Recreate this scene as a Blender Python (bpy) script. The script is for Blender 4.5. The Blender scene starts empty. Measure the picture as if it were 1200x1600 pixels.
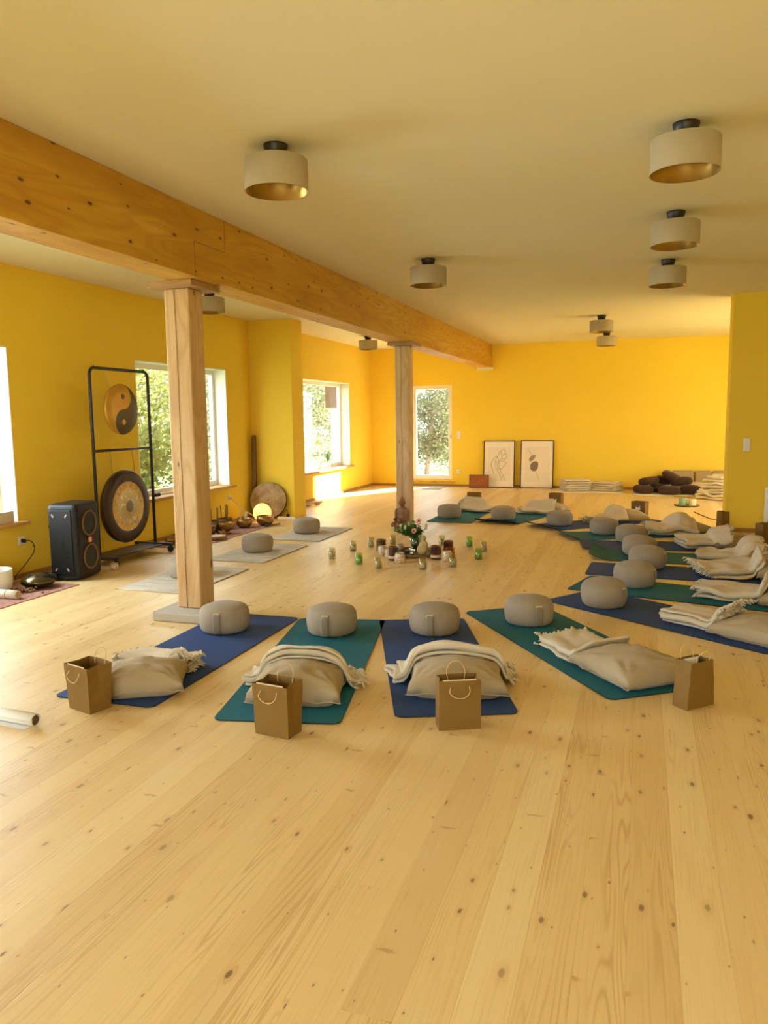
import bpy, bmesh, math, random
from math import pi, sin, cos, radians, sqrt
from mathutils import Vector, Matrix, noise

sc = bpy.context.scene
COL = sc.collection
random.seed(7)

# ------------------------------------------------------------------ camera
def make_camera():
    yaw, pitch, roll, f = 0.321221812, -0.122325469, -0.0125028176, 1207.173
    cy, sy = cos(yaw), sin(yaw)
    d = Vector((-sy * cos(pitch), cy * cos(pitch), sin(pitch)))
    r = Vector((cy, sy, 0.0)); u = r.cross(d)
    c, s = cos(roll), sin(roll)
    r2 = c * r + s * u; u2 = -s * r + c * u
    cam = bpy.data.cameras.new('camera'); o = bpy.data.objects.new('camera', cam); COL.objects.link(o)
    M = Matrix((r2, u2, -d)).transposed().to_4x4(); M.translation = (0, 0, 1.5)
    o.matrix_world = M
    cam.sensor_fit = 'VERTICAL'; cam.sensor_height = 24.0; cam.sensor_width = 18.0
    cam.lens = f * 24.0 / 1600.0
    cam.clip_start = 0.05; cam.clip_end = 300
    sc.camera = o
make_camera()

# ------------------------------------------------------------------ exposure, world, sun, daylight at the windows
sc.view_settings.view_transform = 'Standard'
sc.view_settings.look = 'None'
sc.view_settings.exposure = 0.56
sc.view_settings.gamma = 1.0
sc.view_settings.use_curve_mapping = False
sc.cycles.max_bounces = 10
sc.cycles.diffuse_bounces = 7
sc.cycles.glossy_bounces = 3
sc.cycles.transmission_bounces = 6
sc.cycles.transparent_max_bounces = 10
sc.cycles.caustics_reflective = False
sc.cycles.caustics_refractive = False
sc.cycles.sample_clamp_indirect = 6.0

w = bpy.data.worlds.new('sky'); sc.world = w; w.use_nodes = True
bg = w.node_tree.nodes['Background']
bg.inputs[0].default_value = (0.86, 0.95, 1.0, 1); bg.inputs[1].default_value = 4.4

SUN_DIR = Vector((-0.52, -1.0, -0.45)).normalized()
L = bpy.data.lights.new('sun', 'SUN'); L.energy = 46.0; L.angle = radians(1.2); L.color = (1.0, 0.93, 0.80)
sun = bpy.data.objects.new('sun', L); COL.objects.link(sun)
sun.rotation_euler = SUN_DIR.to_track_quat('-Z', 'Y').to_euler()

def area(name, loc, direction, sx, sy, power, color, portal=False):
    l = bpy.data.lights.new(name, 'AREA'); l.shape = 'RECTANGLE'; l.size = sx; l.size_y = sy
    l.energy = power; l.color = color
    if portal: l.cycles.is_portal = True
    o = bpy.data.objects.new(name, l); COL.objects.link(o); o.location = loc
    o.rotation_euler = Vector(direction).to_track_quat('-Z', 'Z').to_euler()
    return o
DAY = (0.88, 0.95, 1.0)
WARM = (1.0, 0.96, 0.82)
# area lights added as daylight fill outside windows out of view: near left, behind the viewer, right side
area('daylight_left', (-6.9, 4.6, 1.9), (1, 0, -0.28), 3.0, 2.0, 225, DAY)
area('daylight_left_rear', (-6.9, 0.4, 1.9), (1, 0, -0.28), 3.0, 2.0, 240, DAY)
area('fill_behind', (-0.6, -3.1, 1.5), (0, 1, -0.05), 4.6, 2.1, 60, WARM)
area('daylight_right_far', (3.75, 13.2, 1.45), (-1, 0, 0.0), 3.0, 1.7, 45, WARM)
for nm, y, sx in (('portal_left_middle', 8.85, 2.1), ('portal_left_far', 13.45, 2.8)):
    area(nm, (-6.0, y, 1.38), (1, 0, 0), sx, 1.66, 1, (1, 1, 1), True)
area('portal_glass_door', (-4.25, 16.5, 1.1), (0, -1, 0), 0.95, 2.1, 1, (1, 1, 1), True)

# ------------------------------------------------------------------ materials
class NT:
    def __init__(s, name):
        s.m = bpy.data.materials.new(name); s.m.use_nodes = True
        s.t = s.m.node_tree; s.b = s.t.nodes['Principled BSDF']
        s.out = s.t.nodes['Material Output']
    def n(s, typ, ins=None, **props):
        nd = s.t.nodes.new(typ)
        for k, v in props.items(): setattr(nd, k, v)
        for k, v in (ins or {}).items(): s.set(nd.inputs[k], v)
        return nd
    def set(s, sock, v):
        if isinstance(v, bpy.types.NodeSocket): s.t.links.new(v, sock)
        else:
            if isinstance(v, tuple) and len(v) == 3 and sock.type == 'RGBA': v = (*v, 1)
            sock.default_value = v
    def math(s, op, a, b=0.0, c=None, clamp=False):
        ins = {0: a, 1: b}
        if c is not None: ins[2] = c
        return s.n('ShaderNodeMath', ins, operation=op, use_clamp=clamp).outputs[0]
    def mix(s, f, a, b, blend='MIX'):
        nd = s.n('ShaderNodeMix', None, data_type='RGBA', blend_type=blend)
        s.set(nd.inputs[0], f); s.set(nd.inputs[6], a); s.set(nd.inputs[7], b)
        return nd.outputs[2]
    def ramp(s, f, stops, interp='LINEAR'):
        nd = s.n('ShaderNodeValToRGB', {0: f}); nd.color_ramp.interpolation = interp
        e = nd.color_ramp.elements
        while len(e) < len(stops): e.new(0.5)
        for el, (p, c) in zip(e, stops):
            el.position = p; el.color = (*c, 1) if len(c) == 3 else c
        return nd.outputs[0]
    def sstep(s, x, a, b):
        return s.n('ShaderNodeMapRange', {0: x, 1: a, 2: b, 3: 0.0, 4: 1.0}, interpolation_type='SMOOTHSTEP').outputs[0]
    def noise(s, vec, scale, detail=3.0, rough=0.5, dist=0.0, dim='3D'):
        return s.n('ShaderNodeTexNoise', {'Vector': vec, 'Scale': scale, 'Detail': detail, 'Roughness': rough, 'Distortion': dist}, noise_dimensions=dim).outputs[0]
    def xyz(s, v):
        nd = s.n('ShaderNodeSeparateXYZ', {0: v}); return nd.outputs
    def comb(s, x, y, z=0.0):
        return s.n('ShaderNodeCombineXYZ', {0: x, 1: y, 2: z}).outputs[0]
    def obj(s):
        return s.n('ShaderNodeTexCoord').outputs['Object']
    def bump(s, h, strength=0.3, dist=0.01):
        nd = s.n('ShaderNodeBump', {'Height': h, 'Strength': strength, 'Distance': dist})
        s.set(s.b.inputs['Normal'], nd.outputs[0])
    def fin(s, color=None, rough=None, **kw):
        if color is not None: s.set(s.b.inputs['Base Color'], color)
        if rough is not None: s.set(s.b.inputs['Roughness'], rough)
        for k, v in kw.items(): s.set(s.b.inputs[k.replace('_', ' ')], v)
        return s.m

def plain(name, col, rough=0.6, **kw):
    g = NT(name)
    nz = g.noise(g.obj(), 9.0, 4.0)
    c = g.mix(g.math('MULTIPLY', g.math('SUBTRACT', nz, 0.35, clamp=True), 0.5), col, tuple(x * 0.82 for x in col))
    return g.fin(c, rough, **kw)

def plaster(name, col, var=0.06):
    g = NT(name); o = g.obj()
    nz = g.noise(o, 1.3, 5.0, 0.6)
    c = g.mix(nz, tuple(x * (1 - var) for x in col), tuple(min(1, x * (1 + var * 0.6)) for x in col))
    g.bump(g.noise(o, 90.0, 3.0), 0.12, 0.004)
    return g.fin(c, 0.85)

def fabric(name, col, scale=420.0, var=0.12, bump=0.25, rough=0.95, sheen=0.12, spec=0.3):
    g = NT(name); o = g.obj()
    big = g.noise(o, 6.0, 3.0)
    fine = g.noise(o, scale, 2.0)
    f = g.math('ADD', g.math('MULTIPLY', big, 0.5), g.math('MULTIPLY', fine, 0.5))
    c = g.mix(f, tuple(x * (1 - var) for x in col), tuple(min(1, x * (1 + var)) for x in col))
    g.bump(fine, bump, 0.004)
    g.fin(c, rough)
    g.b.inputs['Sheen Weight'].default_value = sheen; g.b.inputs['Specular IOR Level'].default_value = spec
    return g.m

def wood(name, along, base, dark, light, knot_s=(4.0, 1.6), knot_r=0.06, grain=(14.0, 0.8), rings=16.0, rough=0.6, knot_col=(0.09, 0.03, 0.012), knot_keep=0.5, crack=None):
    g = NT(name); x, y, z = g.xyz(g.obj())
    ax = {'X': (x, y, z), 'Y': (y, x, z), 'Z': (z, x, y)}[along]
    al, a1, a2 = ax
    u = g.math('ADD', a1, g.math('MULTIPLY', a2, 1.0))
    v2 = g.comb(u, al, 0.0)
    low = g.noise(g.comb(g.math('MULTIPLY', u, 3.2), g.math('MULTIPLY', al, 0.45), 0.3), 1.0, 2.0, 0.5, 0.4)
    ring = g.math('ABSOLUTE', g.math('SINE', g.math('MULTIPLY', low, rings * 3.0)))
    ring = g.math('POWER', ring, 5.0)
    fine = g.noise(g.comb(g.math('MULTIPLY', u, grain[0] * 6), g.math('MULTIPLY', al, grain[1] * 3), 0.0), 1.0, 5.0, 0.65)
    tone = g.noise(g.comb(g.math('MULTIPLY', u, 5.0), g.math('MULTIPLY', al, 0.7), 4.0), 1.0, 3.0)
    c = g.ramp(tone, [(0.25, dark), (0.5, base), (0.75, light)])
    c = g.mix(g.math('MULTIPLY', ring, 0.45), c, dark)
    c = g.mix(g.math('MULTIPLY', g.sstep(fine, 0.45, 0.8), 0.45), c, dark)
    vo = g.n('ShaderNodeTexVoronoi', {'Vector': g.comb(g.math('MULTIPLY', u, knot_s[0]), g.math('MULTIPLY', al, knot_s[1]), 0.0), 'Scale': 1.0}, voronoi_dimensions='2D', feature='F1')
    r, gg, bb = g.n('ShaderNodeSeparateColor', {0: vo.outputs['Color']}).outputs
    keep = g.math('GREATER_THAN', gg, knot_keep)
    rad = g.math('MULTIPLY', g.math('ADD', g.math('MULTIPLY', r, 0.8), 0.25), knot_r)
    dd = g.math('DIVIDE', vo.outputs['Distance'], rad)
    halo = g.math('MULTIPLY', g.math('SUBTRACT', 1.0, g.sstep(dd, 0.7, 2.6)), g.math('MULTIPLY', keep, 0.45))
    core = g.math('MULTIPLY', g.math('SUBTRACT', 1.0, g.sstep(dd, 0.55, 1.05)), keep)
    c = g.mix(halo, c, dark)
    c = g.mix(g.math('MULTIPLY', core, 0.9), c, knot_col)
    g.bump(g.math('ADD', fine, g.math('MULTIPLY', ring, 0.4)), 0.12, 0.003)
    return g.fin(c, rough)

def floor_material():
    g = NT('pine_floor'); x, y, z = g.xyz(g.obj())
    bw = 0.138
    q = g.math('DIVIDE', x, bw)
    idx = g.math('FLOOR', q); fr = g.math('SUBTRACT', q, idx)
    wn = g.n('ShaderNodeTexWhiteNoise', {'W': idx}, noise_dimensions='1D')
    rnd = wn.outputs['Value']
    r1, r2, r3 = g.n('ShaderNodeSeparateColor', {0: wn.outputs['Color']}).outputs
    # some boards are butt joined along their length
    yo = g.math('ADD', y, g.math('MULTIPLY', r1, 17.0))
    seg = g.math('FLOOR', g.math('DIVIDE', yo, 11.0))
    wn2 = g.n('ShaderNodeTexWhiteNoise', {'Vector': g.comb(idx, seg, 1.0)}, noise_dimensions='2D')
    tone = wn2.outputs['Value']
    s1, s2, s3 = g.n('ShaderNodeSeparateColor', {0: wn2.outputs['Color']}).outputs
    yy = g.math('ADD', yo, g.math('MULTIPLY', s2, 31.0))
    xx = g.math('ADD', x, g.math('MULTIPLY', s3, 7.0))
    # knots
    vo = g.n('ShaderNodeTexVoronoi', {'Vector': g.comb(g.math('MULTIPLY', xx, 9.0), g.math('MULTIPLY', yy, 4.2), 0.0), 'Scale': 1.0}, voronoi_dimensions='2D', feature='F1')
    k1, k2, k3 = g.n('ShaderNodeSeparateColor', {0: vo.outputs['Color']}).outputs
    keep = g.math('GREATER_THAN', k2, 0.18)
    rad = g.math('ADD', g.math('MULTIPLY', g.math('POWER', k1, 3.0), 0.085), 0.020)
    wob = g.math('MULTIPLY', g.math('SUBTRACT', g.noise(g.comb(xx, yy, 0.0), 60.0, 2.0), 0.5), 0.05)
    dist = g.math('ADD', vo.outputs['Distance'], wob)
    dd = g.math('DIVIDE', dist, rad)
    core = g.math('MULTIPLY', g.math('SUBTRACT', 1.0, g.sstep(dd, 0.55, 1.15)), keep)
    halo = g.math('MULTIPLY', g.math('SUBTRACT', 1.0, g.sstep(dd, 0.8, 3.2)), keep)
    # cathedral grain bending round the knots
    bend = g.math('MULTIPLY', halo, 0.05)
    low = g.noise(g.comb(g.math('MULTIPLY', xx, 9.0), g.math('MULTIPLY', yy, 0.42), s1), 1.0, 2.0, 0.5, 0.25)
    low = g.math('ADD', low, bend)
    ring = g.math('POWER', g.math('ABSOLUTE', g.math('SINE', g.math('MULTIPLY', low, 62.0))), 8.0)
    ringfade = g.sstep(g.noise(g.comb(g.math('MULTIPLY', xx, 4.0), g.math('MULTIPLY', yy, 0.5), 9.0), 1.0, 2.0), 0.42, 0.7)
    fine = g.noise(g.comb(g.math('MULTIPLY', xx, 120.0), g.math('MULTIPLY', yy, 2.6), 0.0), 1.0, 4.0, 0.6)
    cloud = g.noise(g.comb(g.math('MULTIPLY', xx, 5.0), g.math('MULTIPLY', yy, 1.1), 2.0), 1.0, 4.0, 0.55)
    c = g.ramp(tone, [(0.0, (0.66, 0.47, 0.225)), (0.35, (0.705, 0.52, 0.25)), (0.7, (0.735, 0.55, 0.275)), (1.0, (0.77, 0.595, 0.315))])
    c = g.mix(g.math('MULTIPLY', g.sstep(cloud, 0.5, 0.8), 0.35), c, (0.60, 0.41, 0.19))
    c = g.mix(g.math('MULTIPLY', g.sstep(cloud, 0.48, 0.2), 0.35), c, (0.80, 0.66, 0.42))
    c = g.mix(g.math('MULTIPLY', g.math('MULTIPLY', ring, ringfade), 0.58), c, (0.45, 0.26, 0.09))
    c = g.mix(g.math('MULTIPLY', g.sstep(fine, 0.48, 0.8), 0.42), c, (0.52, 0.33, 0.13))
    c = g.mix(g.math('MULTIPLY', halo, 0.28), c, (0.52, 0.29, 0.12))
    c = g.mix(g.math('MULTIPLY', core, g.math('ADD', 0.45, g.math('MULTIPLY', k3, 0.42))), c, (0.17, 0.085, 0.032))
    # transverse feather marks
    vo2 = g.n('ShaderNodeTexVoronoi', {'Vector': g.comb(g.math('MULTIPLY', xx, 4.2), g.math('MULTIPLY', yy, 5.0), 0.0), 'Scale': 1.0}, voronoi_dimensions='2D', feature='F1')
    p1, p2, p3 = g.n('ShaderNodeSeparateColor', {0: vo2.outputs['Color']}).outputs
    vp = g.xyz(vo2.outputs['Position'])
    dy = g.math('ABSOLUTE', g.math('ADD', g.math('SUBTRACT', g.math('MULTIPLY', yy, 5.0), vp[1]), g.math('MULTIPLY', g.math('SUBTRACT', g.noise(g.comb(xx, yy, 1.0), 38.0, 3.0), 0.5), 0.16)))
    dx = g.math('ABSOLUTE', g.math('SUBTRACT', g.math('MULTIPLY', xx, 4.2), vp[0]))
    streak = g.math('MULTIPLY', g.math('SUBTRACT', 1.0, g.sstep(dy, 0.012, 0.055)), g.math('SUBTRACT', 1.0, g.sstep(dx, 0.05, 0.17)))
    streak = g.math('MULTIPLY', streak, g.math('GREATER_THAN', p1, 0.86))
    c = g.mix(g.math('MULTIPLY', streak, 0.5), c, (0.30, 0.15, 0.05))
    # seams
    edge = g.math('MINIMUM', fr, g.math('SUBTRACT', 1.0, fr))
    seam = g.math('SUBTRACT', 1.0, g.sstep(edge, 0.004, 0.016))
    c = g.mix(g.math('MULTIPLY', seam, g.math('ADD', 0.12, g.math('MULTIPLY', g.math('GREATER_THAN', r2, 0.80), 0.5))), c, (0.22, 0.11, 0.04))
    g.bump(g.math('SUBTRACT', g.math('MULTIPLY', fine, 0.3), g.math('ADD', seam, g.math('MULTIPLY', core, 0.5))), 0.15, 0.003)
    rg = g.math('ADD', 0.27, g.math('MULTIPLY', cloud, 0.20))
    g.fin(c, rg)
    g.b.inputs['Specular IOR Level'].default_value = 0.6
    return g.m

def glass_pane():
    g = NT('window_glass')
    tr = g.n('ShaderNodeBsdfTransparent', {0: (0.96, 0.98, 0.97)})
    gl = g.n('ShaderNodeBsdfGlossy', {0: (1, 1, 1), 1: 0.02})
    mx = g.n('ShaderNodeMixShader', {0: 0.06, 1: tr.outputs[0], 2: gl.outputs[0]})
    g.t.links.new(mx.outputs[0], g.out.inputs[0]); return g.m

def tint_glass(name, col, gloss=0.16):
    g = NT(name)
    fre = g.n('ShaderNodeLayerWeight', {0: 0.35}).outputs['Facing']
    tr = g.n('ShaderNodeBsdfTransparent', {0: col})
    gl = g.n('ShaderNodeBsdfGlossy', {0: (1, 1, 1), 1: 0.05})
    mx = g.n('ShaderNodeMixShader', {0: g.math('MULTIPLY', g.math('ADD', fre, 0.15), gloss * 2), 1: tr.outputs[0], 2: gl.outputs[0]})
    g.t.links.new(mx.outputs[0], g.out.inputs[0]); return g.m

def emis(name, col, strength):
    g = NT(name); g.fin(col, 0.5)
    g.b.inputs['Emission Color'].default_value = (*col, 1); g.b.inputs['Emission Strength'].default_value = strength
    return g.m

def leafmat(name, a, b):
    g = NT(name); nz = g.noise(g.obj(), 2.2, 3.0)
    c = g.mix(g.sstep(nz, 0.35, 0.65), a, b)
    df = g.n('ShaderNodeBsdfDiffuse', {0: c}); tl = g.n('ShaderNodeBsdfTranslucent', {0: c})
    mx = g.n('ShaderNodeMixShader', {0: 0.45, 1: df.outputs[0], 2: tl.outputs[0]})
    g.t.links.new(mx.outputs[0], g.out.inputs[0]); return g.m

def woven_rug(name, cols, sx, sy):
    g = NT(name); x, y, z = g.xyz(g.obj())
    n1 = g.noise(g.comb(g.math('MULTIPLY', x, sx), g.math('MULTIPLY', y, sy), 0.0), 1.0, 3.0, 0.6)
    n2 = g.noise(g.obj(), 160.0, 2.0)
    f = g.math('ADD', g.math('MULTIPLY', n1, 0.75), g.math('MULTIPLY', n2, 0.25))
    k = len(cols)
    c = g.ramp(f, [(0.3 + 0.4 * i / (k - 1), cc) for i, cc in enumerate(cols)])
    g.bump(n2, 0.5, 0.006)
    return g.fin(c, 0.95)

YEL = (0.85, 0.60, 0.05)
M = dict(
    wall=plaster('yellow_plaster', YEL), ceil=plaster('ceiling_white', (0.77, 0.72, 0.54), 0.03),
    floor=floor_material(),
    beam=wood('beam_wood', 'Y', (0.58, 0.325, 0.032), (0.46, 0.215, 0.018), (0.68, 0.42, 0.07), (8.0, 3.6), 0.10, knot_keep=0.45),
    post=wood('post_wood', 'Z', (0.62, 0.43, 0.23), (0.47, 0.28, 0.11), (0.70, 0.52, 0.31), (5.0, 1.6), 0.07, knot_keep=0.6),
    capw=wood('cap_wood', 'X', (0.40, 0.24, 0.10), (0.26, 0.14, 0.05), (0.50, 0.31, 0.14)),
    sillw=wood('sill_wood', 'Y', (0.62, 0.36, 0.13), (0.42, 0.21, 0.06), (0.70, 0.45, 0.2)),
    skirt=plain('skirting_wood', (0.36, 0.20, 0.06), 0.6),
    concrete=plaster('concrete', (0.44, 0.41, 0.36), 0.22),
    white=plain('white_plastic', (0.80, 0.79, 0.74), 0.4), reveal=plaster('reveal_white', (0.82, 0.82, 0.76), 0.02),
    pane=glass_pane(), darktube=plain('dark_metal', (0.022, 0.016, 0.014), 0.45),
    black=plain('black_plastic', (0.006, 0.007, 0.008), 0.45, Specular_IOR_Level=0.3), rubber=plain('rubber', (0.02, 0.02, 0.02), 0.8),
    zafu=fabric('zafu_cotton', (0.32, 0.265, 0.20)), strap=fabric('strap_cotton', (0.25, 0.21, 0.16)), tagc=plain('tag_cream', (0.62, 0.50, 0.36), 0.7),
    pillow=fabric('pillow_linen', (0.39, 0.31, 0.195)), throw=fabric('throw_cotton', (0.60, 0.52, 0.385), 260.0, 0.08, 0.35),
    kraft=plain('kraft_paper', (0.195, 0.105, 0.013), 0.75), kraftin=plain('kraft_inner', (0.80, 0.62, 0.40), 0.7), cord=plain('paper_cord', (0.62, 0.43, 0.20), 0.7),
    paper=plain('white_paper', (0.80, 0.82, 0.84), 0.5), emblem=plain('white_print', (0.92, 0.92, 0.86), 0.5),
    matblue=fabric('mat_blue', (0.022, 0.060, 0.215), 700.0, 0.1, 0.3, 0.75, 0.0, 0.3), matteal=fabric('mat_teal', (0.008, 0.128, 0.195), 700.0, 0.1, 0.3, 0.75, 0.0, 0.3),
    matedge=plain('mat_edge', (0.010, 0.030, 0.045), 0.8),
    shade=fabric('shade_linen', (0.44, 0.37, 0.27), 300.0, 0.06, 0.2), gold=plain('gold_foil', (0.34, 0.21, 0.05), 0.35, Metallic=0.9),
    lampblack=plain('lamp_black', (0.02, 0.012, 0.01), 0.4), bulb=plain('bulb_glass', (0.55, 0.48, 0.38), 0.2),
    rug=woven_rug('pale_rug', [(0.50, 0.45, 0.36), (0.66, 0.62, 0.54), (0.42, 0.37, 0.29), (0.70, 0.66, 0.58)], 3.0, 40.0),
    rugred=woven_rug('red_rug', [(0.20, 0.07, 0.06), (0.42, 0.24, 0.18), (0.28, 0.11, 0.10), (0.50, 0.36, 0.26)], 26.0, 7.0),
    rugwhite=woven_rug('white_rug', [(0.6, 0.55, 0.46), (0.8, 0.75, 0.65)], 60.0, 60.0),
    brass=plain('brass', (0.36, 0.20, 0.05), 0.35, Metallic=0.75), bronze=plain('bronze_dark', (0.16, 0.085, 0.03), 0.4, Metallic=0.6),
    crystal=plain('frosted_quartz', (0.82, 0.80, 0.80), 0.45), drumsteel=plain('drum_steel', (0.10, 0.085, 0.045), 0.22, Metallic=0.85),
    amber=tint_glass('amber_glass', (0.52, 0.26, 0.08)), olive=tint_glass('olive_glass', (0.48, 0.40, 0.20)), yellowg=tint_glass('yellow_glass', (0.90, 0.66, 0.25)),
    greyg=tint_glass('grey_green_glass', (0.90, 0.89, 0.78)), greeng=tint_glass('green_glass', (0.76, 0.92, 0.62)), clearg=tint_glass('clear_glass', (0.93, 0.91, 0.84)),
    wax=plain('cream_wax', (0.66, 0.60, 0.40), 0.5), waxgreen=plain('green_wax', (0.42, 0.58, 0.28), 0.5), waxteal=plain('teal_wax', (0.22, 0.40, 0.30), 0.5), wick=plain('wick', (0.03, 0.025, 0.02), 0.9),
    label=plain('label_paper', (0.62, 0.46, 0.34), 0.7), buddhaw=wood('carved_wood', 'Z', (0.26, 0.12, 0.05), (0.15, 0.06, 0.025), (0.34, 0.18, 0.08), (3, 3), 0.01),
    sand=plain('sand_stone', (0.48, 0.33, 0.13), 0.7), leaf=plain('bouquet_leaf', (0.06, 0.17, 0.025), 0.5), bud=plain('pale_bud', (0.52, 0.56, 0.26), 0.5),
    pink=plain('pink_petal', (0.72, 0.32, 0.25), 0.6), flowereye=plain('flower_eye', (0.25, 0.07, 0.05), 0.7), vaseg=tint_glass('vase_glass', (0.75, 0.82, 0.70)), stem=plain('stem_green', (0.10, 0.17, 0.05), 0.6),
    slate=plain('slate', (0.05, 0.042, 0.038), 0.5), traymat=plain('tray_wood', (0.20, 0.13, 0.06), 0.5), silver=plain('silver', (0.62, 0.60, 0.55), 0.25, Metallic=0.9),
    brownc=fabric('brown_cotton', (0.055, 0.024, 0.012), 300.0, 0.25, 0.5), bolster=fabric('bolster_olive', (0.40, 0.29, 0.12)), beigec=fabric('beige_cotton', (0.56, 0.43, 0.25)),
    signw=wood('sign_wood', 'X', (0.36, 0.10, 0.018), (0.22, 0.05, 0.01), (0.42, 0.15, 0.03), (1, 1), 0.01), signl=plain('carved_letters', (0.52, 0.22, 0.06), 0.6),
    framew=plain('frame_black_brown', (0.035, 0.012, 0.008), 0.4), print=plain('print_paper', (0.78, 0.70, 0.56), 0.5), mount=plain('print_mount', (0.85, 0.76, 0.64), 0.5), ink=plain('ink', (0.10, 0.075, 0.055), 0.7), inkgrey=plain('ink_grey', (0.20, 0.15, 0.11), 0.8), inktan=plain('ink_tan', (0.33, 0.25, 0.15), 0.8),
    skin=plain('drum_skin', (0.36, 0.24, 0.11), 0.7), bark=plain('rain_stick_bark', (0.17, 0.10, 0.035), 0.8), cable=plain('cable_black', (0.02, 0.015, 0.012), 0.6), cablew=plain('cable_cream', (0.72, 0.62, 0.45), 0.6), cableb=plain('cable_brown', (0.20, 0.11, 0.03), 0.6),
    globe=emis('lit_globe', (1.0, 0.62, 0.13), 1.5), copper=plain('speaker_ring', (0.20, 0.10, 0.03), 0.45, Metallic=0.6), led=plain('speaker_logo', (0.75, 0.30, 0.12), 0.4), screw=plain('corner_mark', (0.45, 0.35, 0.28), 0.4),
    gongbrown=plain('gong_rim', (0.045, 0.027, 0.012), 0.45, Metallic=0.4), seeds=plain('seed_pods', (0.24, 0.11, 0.05), 0.6), bamboo=plain('bamboo_end', (0.42, 0.28, 0.14), 0.7), wrapc=fabric('wrap_cloth', (0.70, 0.66, 0.58), 200.0),
    grass=plaster('grass_ground', (0.30, 0.34, 0.14), 0.3), gravel=plaster('pale_gravel', (0.70, 0.66, 0.56), 0.1), trunk=plain('grey_bark', (0.16, 0.13, 0.10), 0.9),
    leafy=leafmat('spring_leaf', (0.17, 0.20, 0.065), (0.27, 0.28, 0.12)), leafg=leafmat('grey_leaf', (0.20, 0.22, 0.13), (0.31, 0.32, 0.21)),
    leafd=leafmat('shaded_leaf', (0.085, 0.098, 0.055), (0.16, 0.17, 0.105)),  # darker leaf copy, the shade of the backlit door trees put into its colour
    doormat=fabric('door_mat', (0.34, 0.33, 0.30), 200.0), cladding=plain('clad_wood', (0.075, 0.036, 0.018), 0.7), palebox=plain('pale_render', (0.22, 0.27, 0.33), 0.7),
    carton=plain('pale_carton', (0.62, 0.52, 0.38), 0.7), plantleaf=plain('house_plant_leaf', (0.06, 0.16, 0.06), 0.5),
)

# yin and yang drawn as a pattern on the disc (object space: y to the side, z up, radius 1 = R)
def yinyang_mat(R, yellow, dark):
    g = NT('yin_yang_metal'); x, y, z = g.xyz(g.obj())
    a = g.math('DIVIDE', y, R); b = g.math('DIVIDE', z, R)
    def circ(cy_, cz_, r):
        d = g.math('SQRT', g.math('ADD', g.math('POWER', g.math('SUBTRACT', a, cy_), 2.0), g.math('POWER', g.math('SUBTRACT', b, cz_), 2.0)))
        return g.math('LESS_THAN', d, r)
    right = g.math('GREATER_THAN', a, 0.0)
    up = circ(0, 0.5, 0.5); lo = circ(0, -0.5, 0.5)
    dk = g.math('MAXIMUM', g.math('MULTIPLY', right, g.math('SUBTRACT', 1.0, up)), lo)
    s1 = circ(0, 0.5, 0.11); s2 = circ(0, -0.5, 0.11)
    dk = g.math('MAXIMUM', g.math('MULTIPLY', dk, g.math('SUBTRACT', 1.0, s2)), s1)
    nz = g.noise(g.obj(), 9.0, 5.0)
    ye = g.mix(nz, yellow, tuple(v * 0.7 for v in yellow))
    c = g.mix(dk, ye, dark)
    g.bump(g.noise(g.obj(), 25.0, 2.0), 0.25, 0.01)
    return g.fin(c, 0.42, Metallic=0.35)

def gong_mat(R):
    g = NT('hammered_gong'); x, y, z = g.xyz(g.obj())
    d = g.math('DIVIDE', g.math('SQRT', g.math('ADD', g.math('POWER', y, 2.0), g.math('POWER', z, 2.0))), R)
    nz = g.noise(g.obj(), 22.0, 5.0, 0.65)
    gold = g.mix(g.sstep(nz, 0.4, 0.65), (0.60, 0.38, 0.09), (0.36, 0.26, 0.10))
    spots = g.sstep(g.noise(g.obj(), 30.0, 1.0), 0.58, 0.66)
    mid = g.mix(spots, (0.50, 0.40, 0.20), (0.72, 0.62, 0.36))
    c = g.mix(g.sstep(d, 0.50, 0.46), gold, mid)
    c = g.mix(g.sstep(d, 0.17, 0.15), c, (0.20, 0.17, 0.11))
    c = g.mix(g.sstep(d, 0.675, 0.685), c, (0.04, 0.022, 0.01))
    g.bump(nz, 0.4, 0.01)
    return g.fin(c, 0.42, Metallic=0.35)

# ------------------------------------------------------------------ mesh helpers
def add_box(bm, c, s, rz=0.0, taper=1.0):
    hx, hy, hz = s[0] / 2, s[1] / 2, s[2] / 2
    vs = []
    for k, t in ((-1, 1.0), (1, taper)):
        for i, j in ((-1, -1), (1, -1), (1, 1), (-1, 1)):
            x, y = i * hx * t, j * hy * t
            vs.append(bm.verts.new((c[0] + x * cos(rz) - y * sin(rz), c[1] + x * sin(rz) + y * cos(rz), c[2] + k * hz)))
    for f in ((0, 3, 2, 1), (4, 5, 6, 7), (0, 1, 5, 4), (1, 2, 6, 5), (2, 3, 7, 6), (3, 0, 4, 7)):
        bm.faces.new([vs[i] for i in f])
    return vs

def add_span(bm, a, b):
    add_box(bm, [(a[i] + b[i]) / 2 for i in range(3)], [abs(b[i] - a[i]) for i in range(3)])

def add_lathe(bm, prof, n=32, c=(0, 0, 0), cap0=True, cap1=True):
    rings = []
    for r, z in prof:
        rings.append([bm.verts.new((c[0] + r * cos(2 * pi * i / n), c[1] + r * sin(2 * pi * i / n), c[2] + z)) for i in range(n)])
    for a, b in zip(rings, rings[1:]):
        for i in range(n):
            bm.faces.new((a[i], a[(i + 1) % n], b[(i + 1) % n], b[i]))
    if cap0: bm.faces.new(list(reversed(rings[0])))
    if cap1: bm.faces.new(rings[-1])

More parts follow.
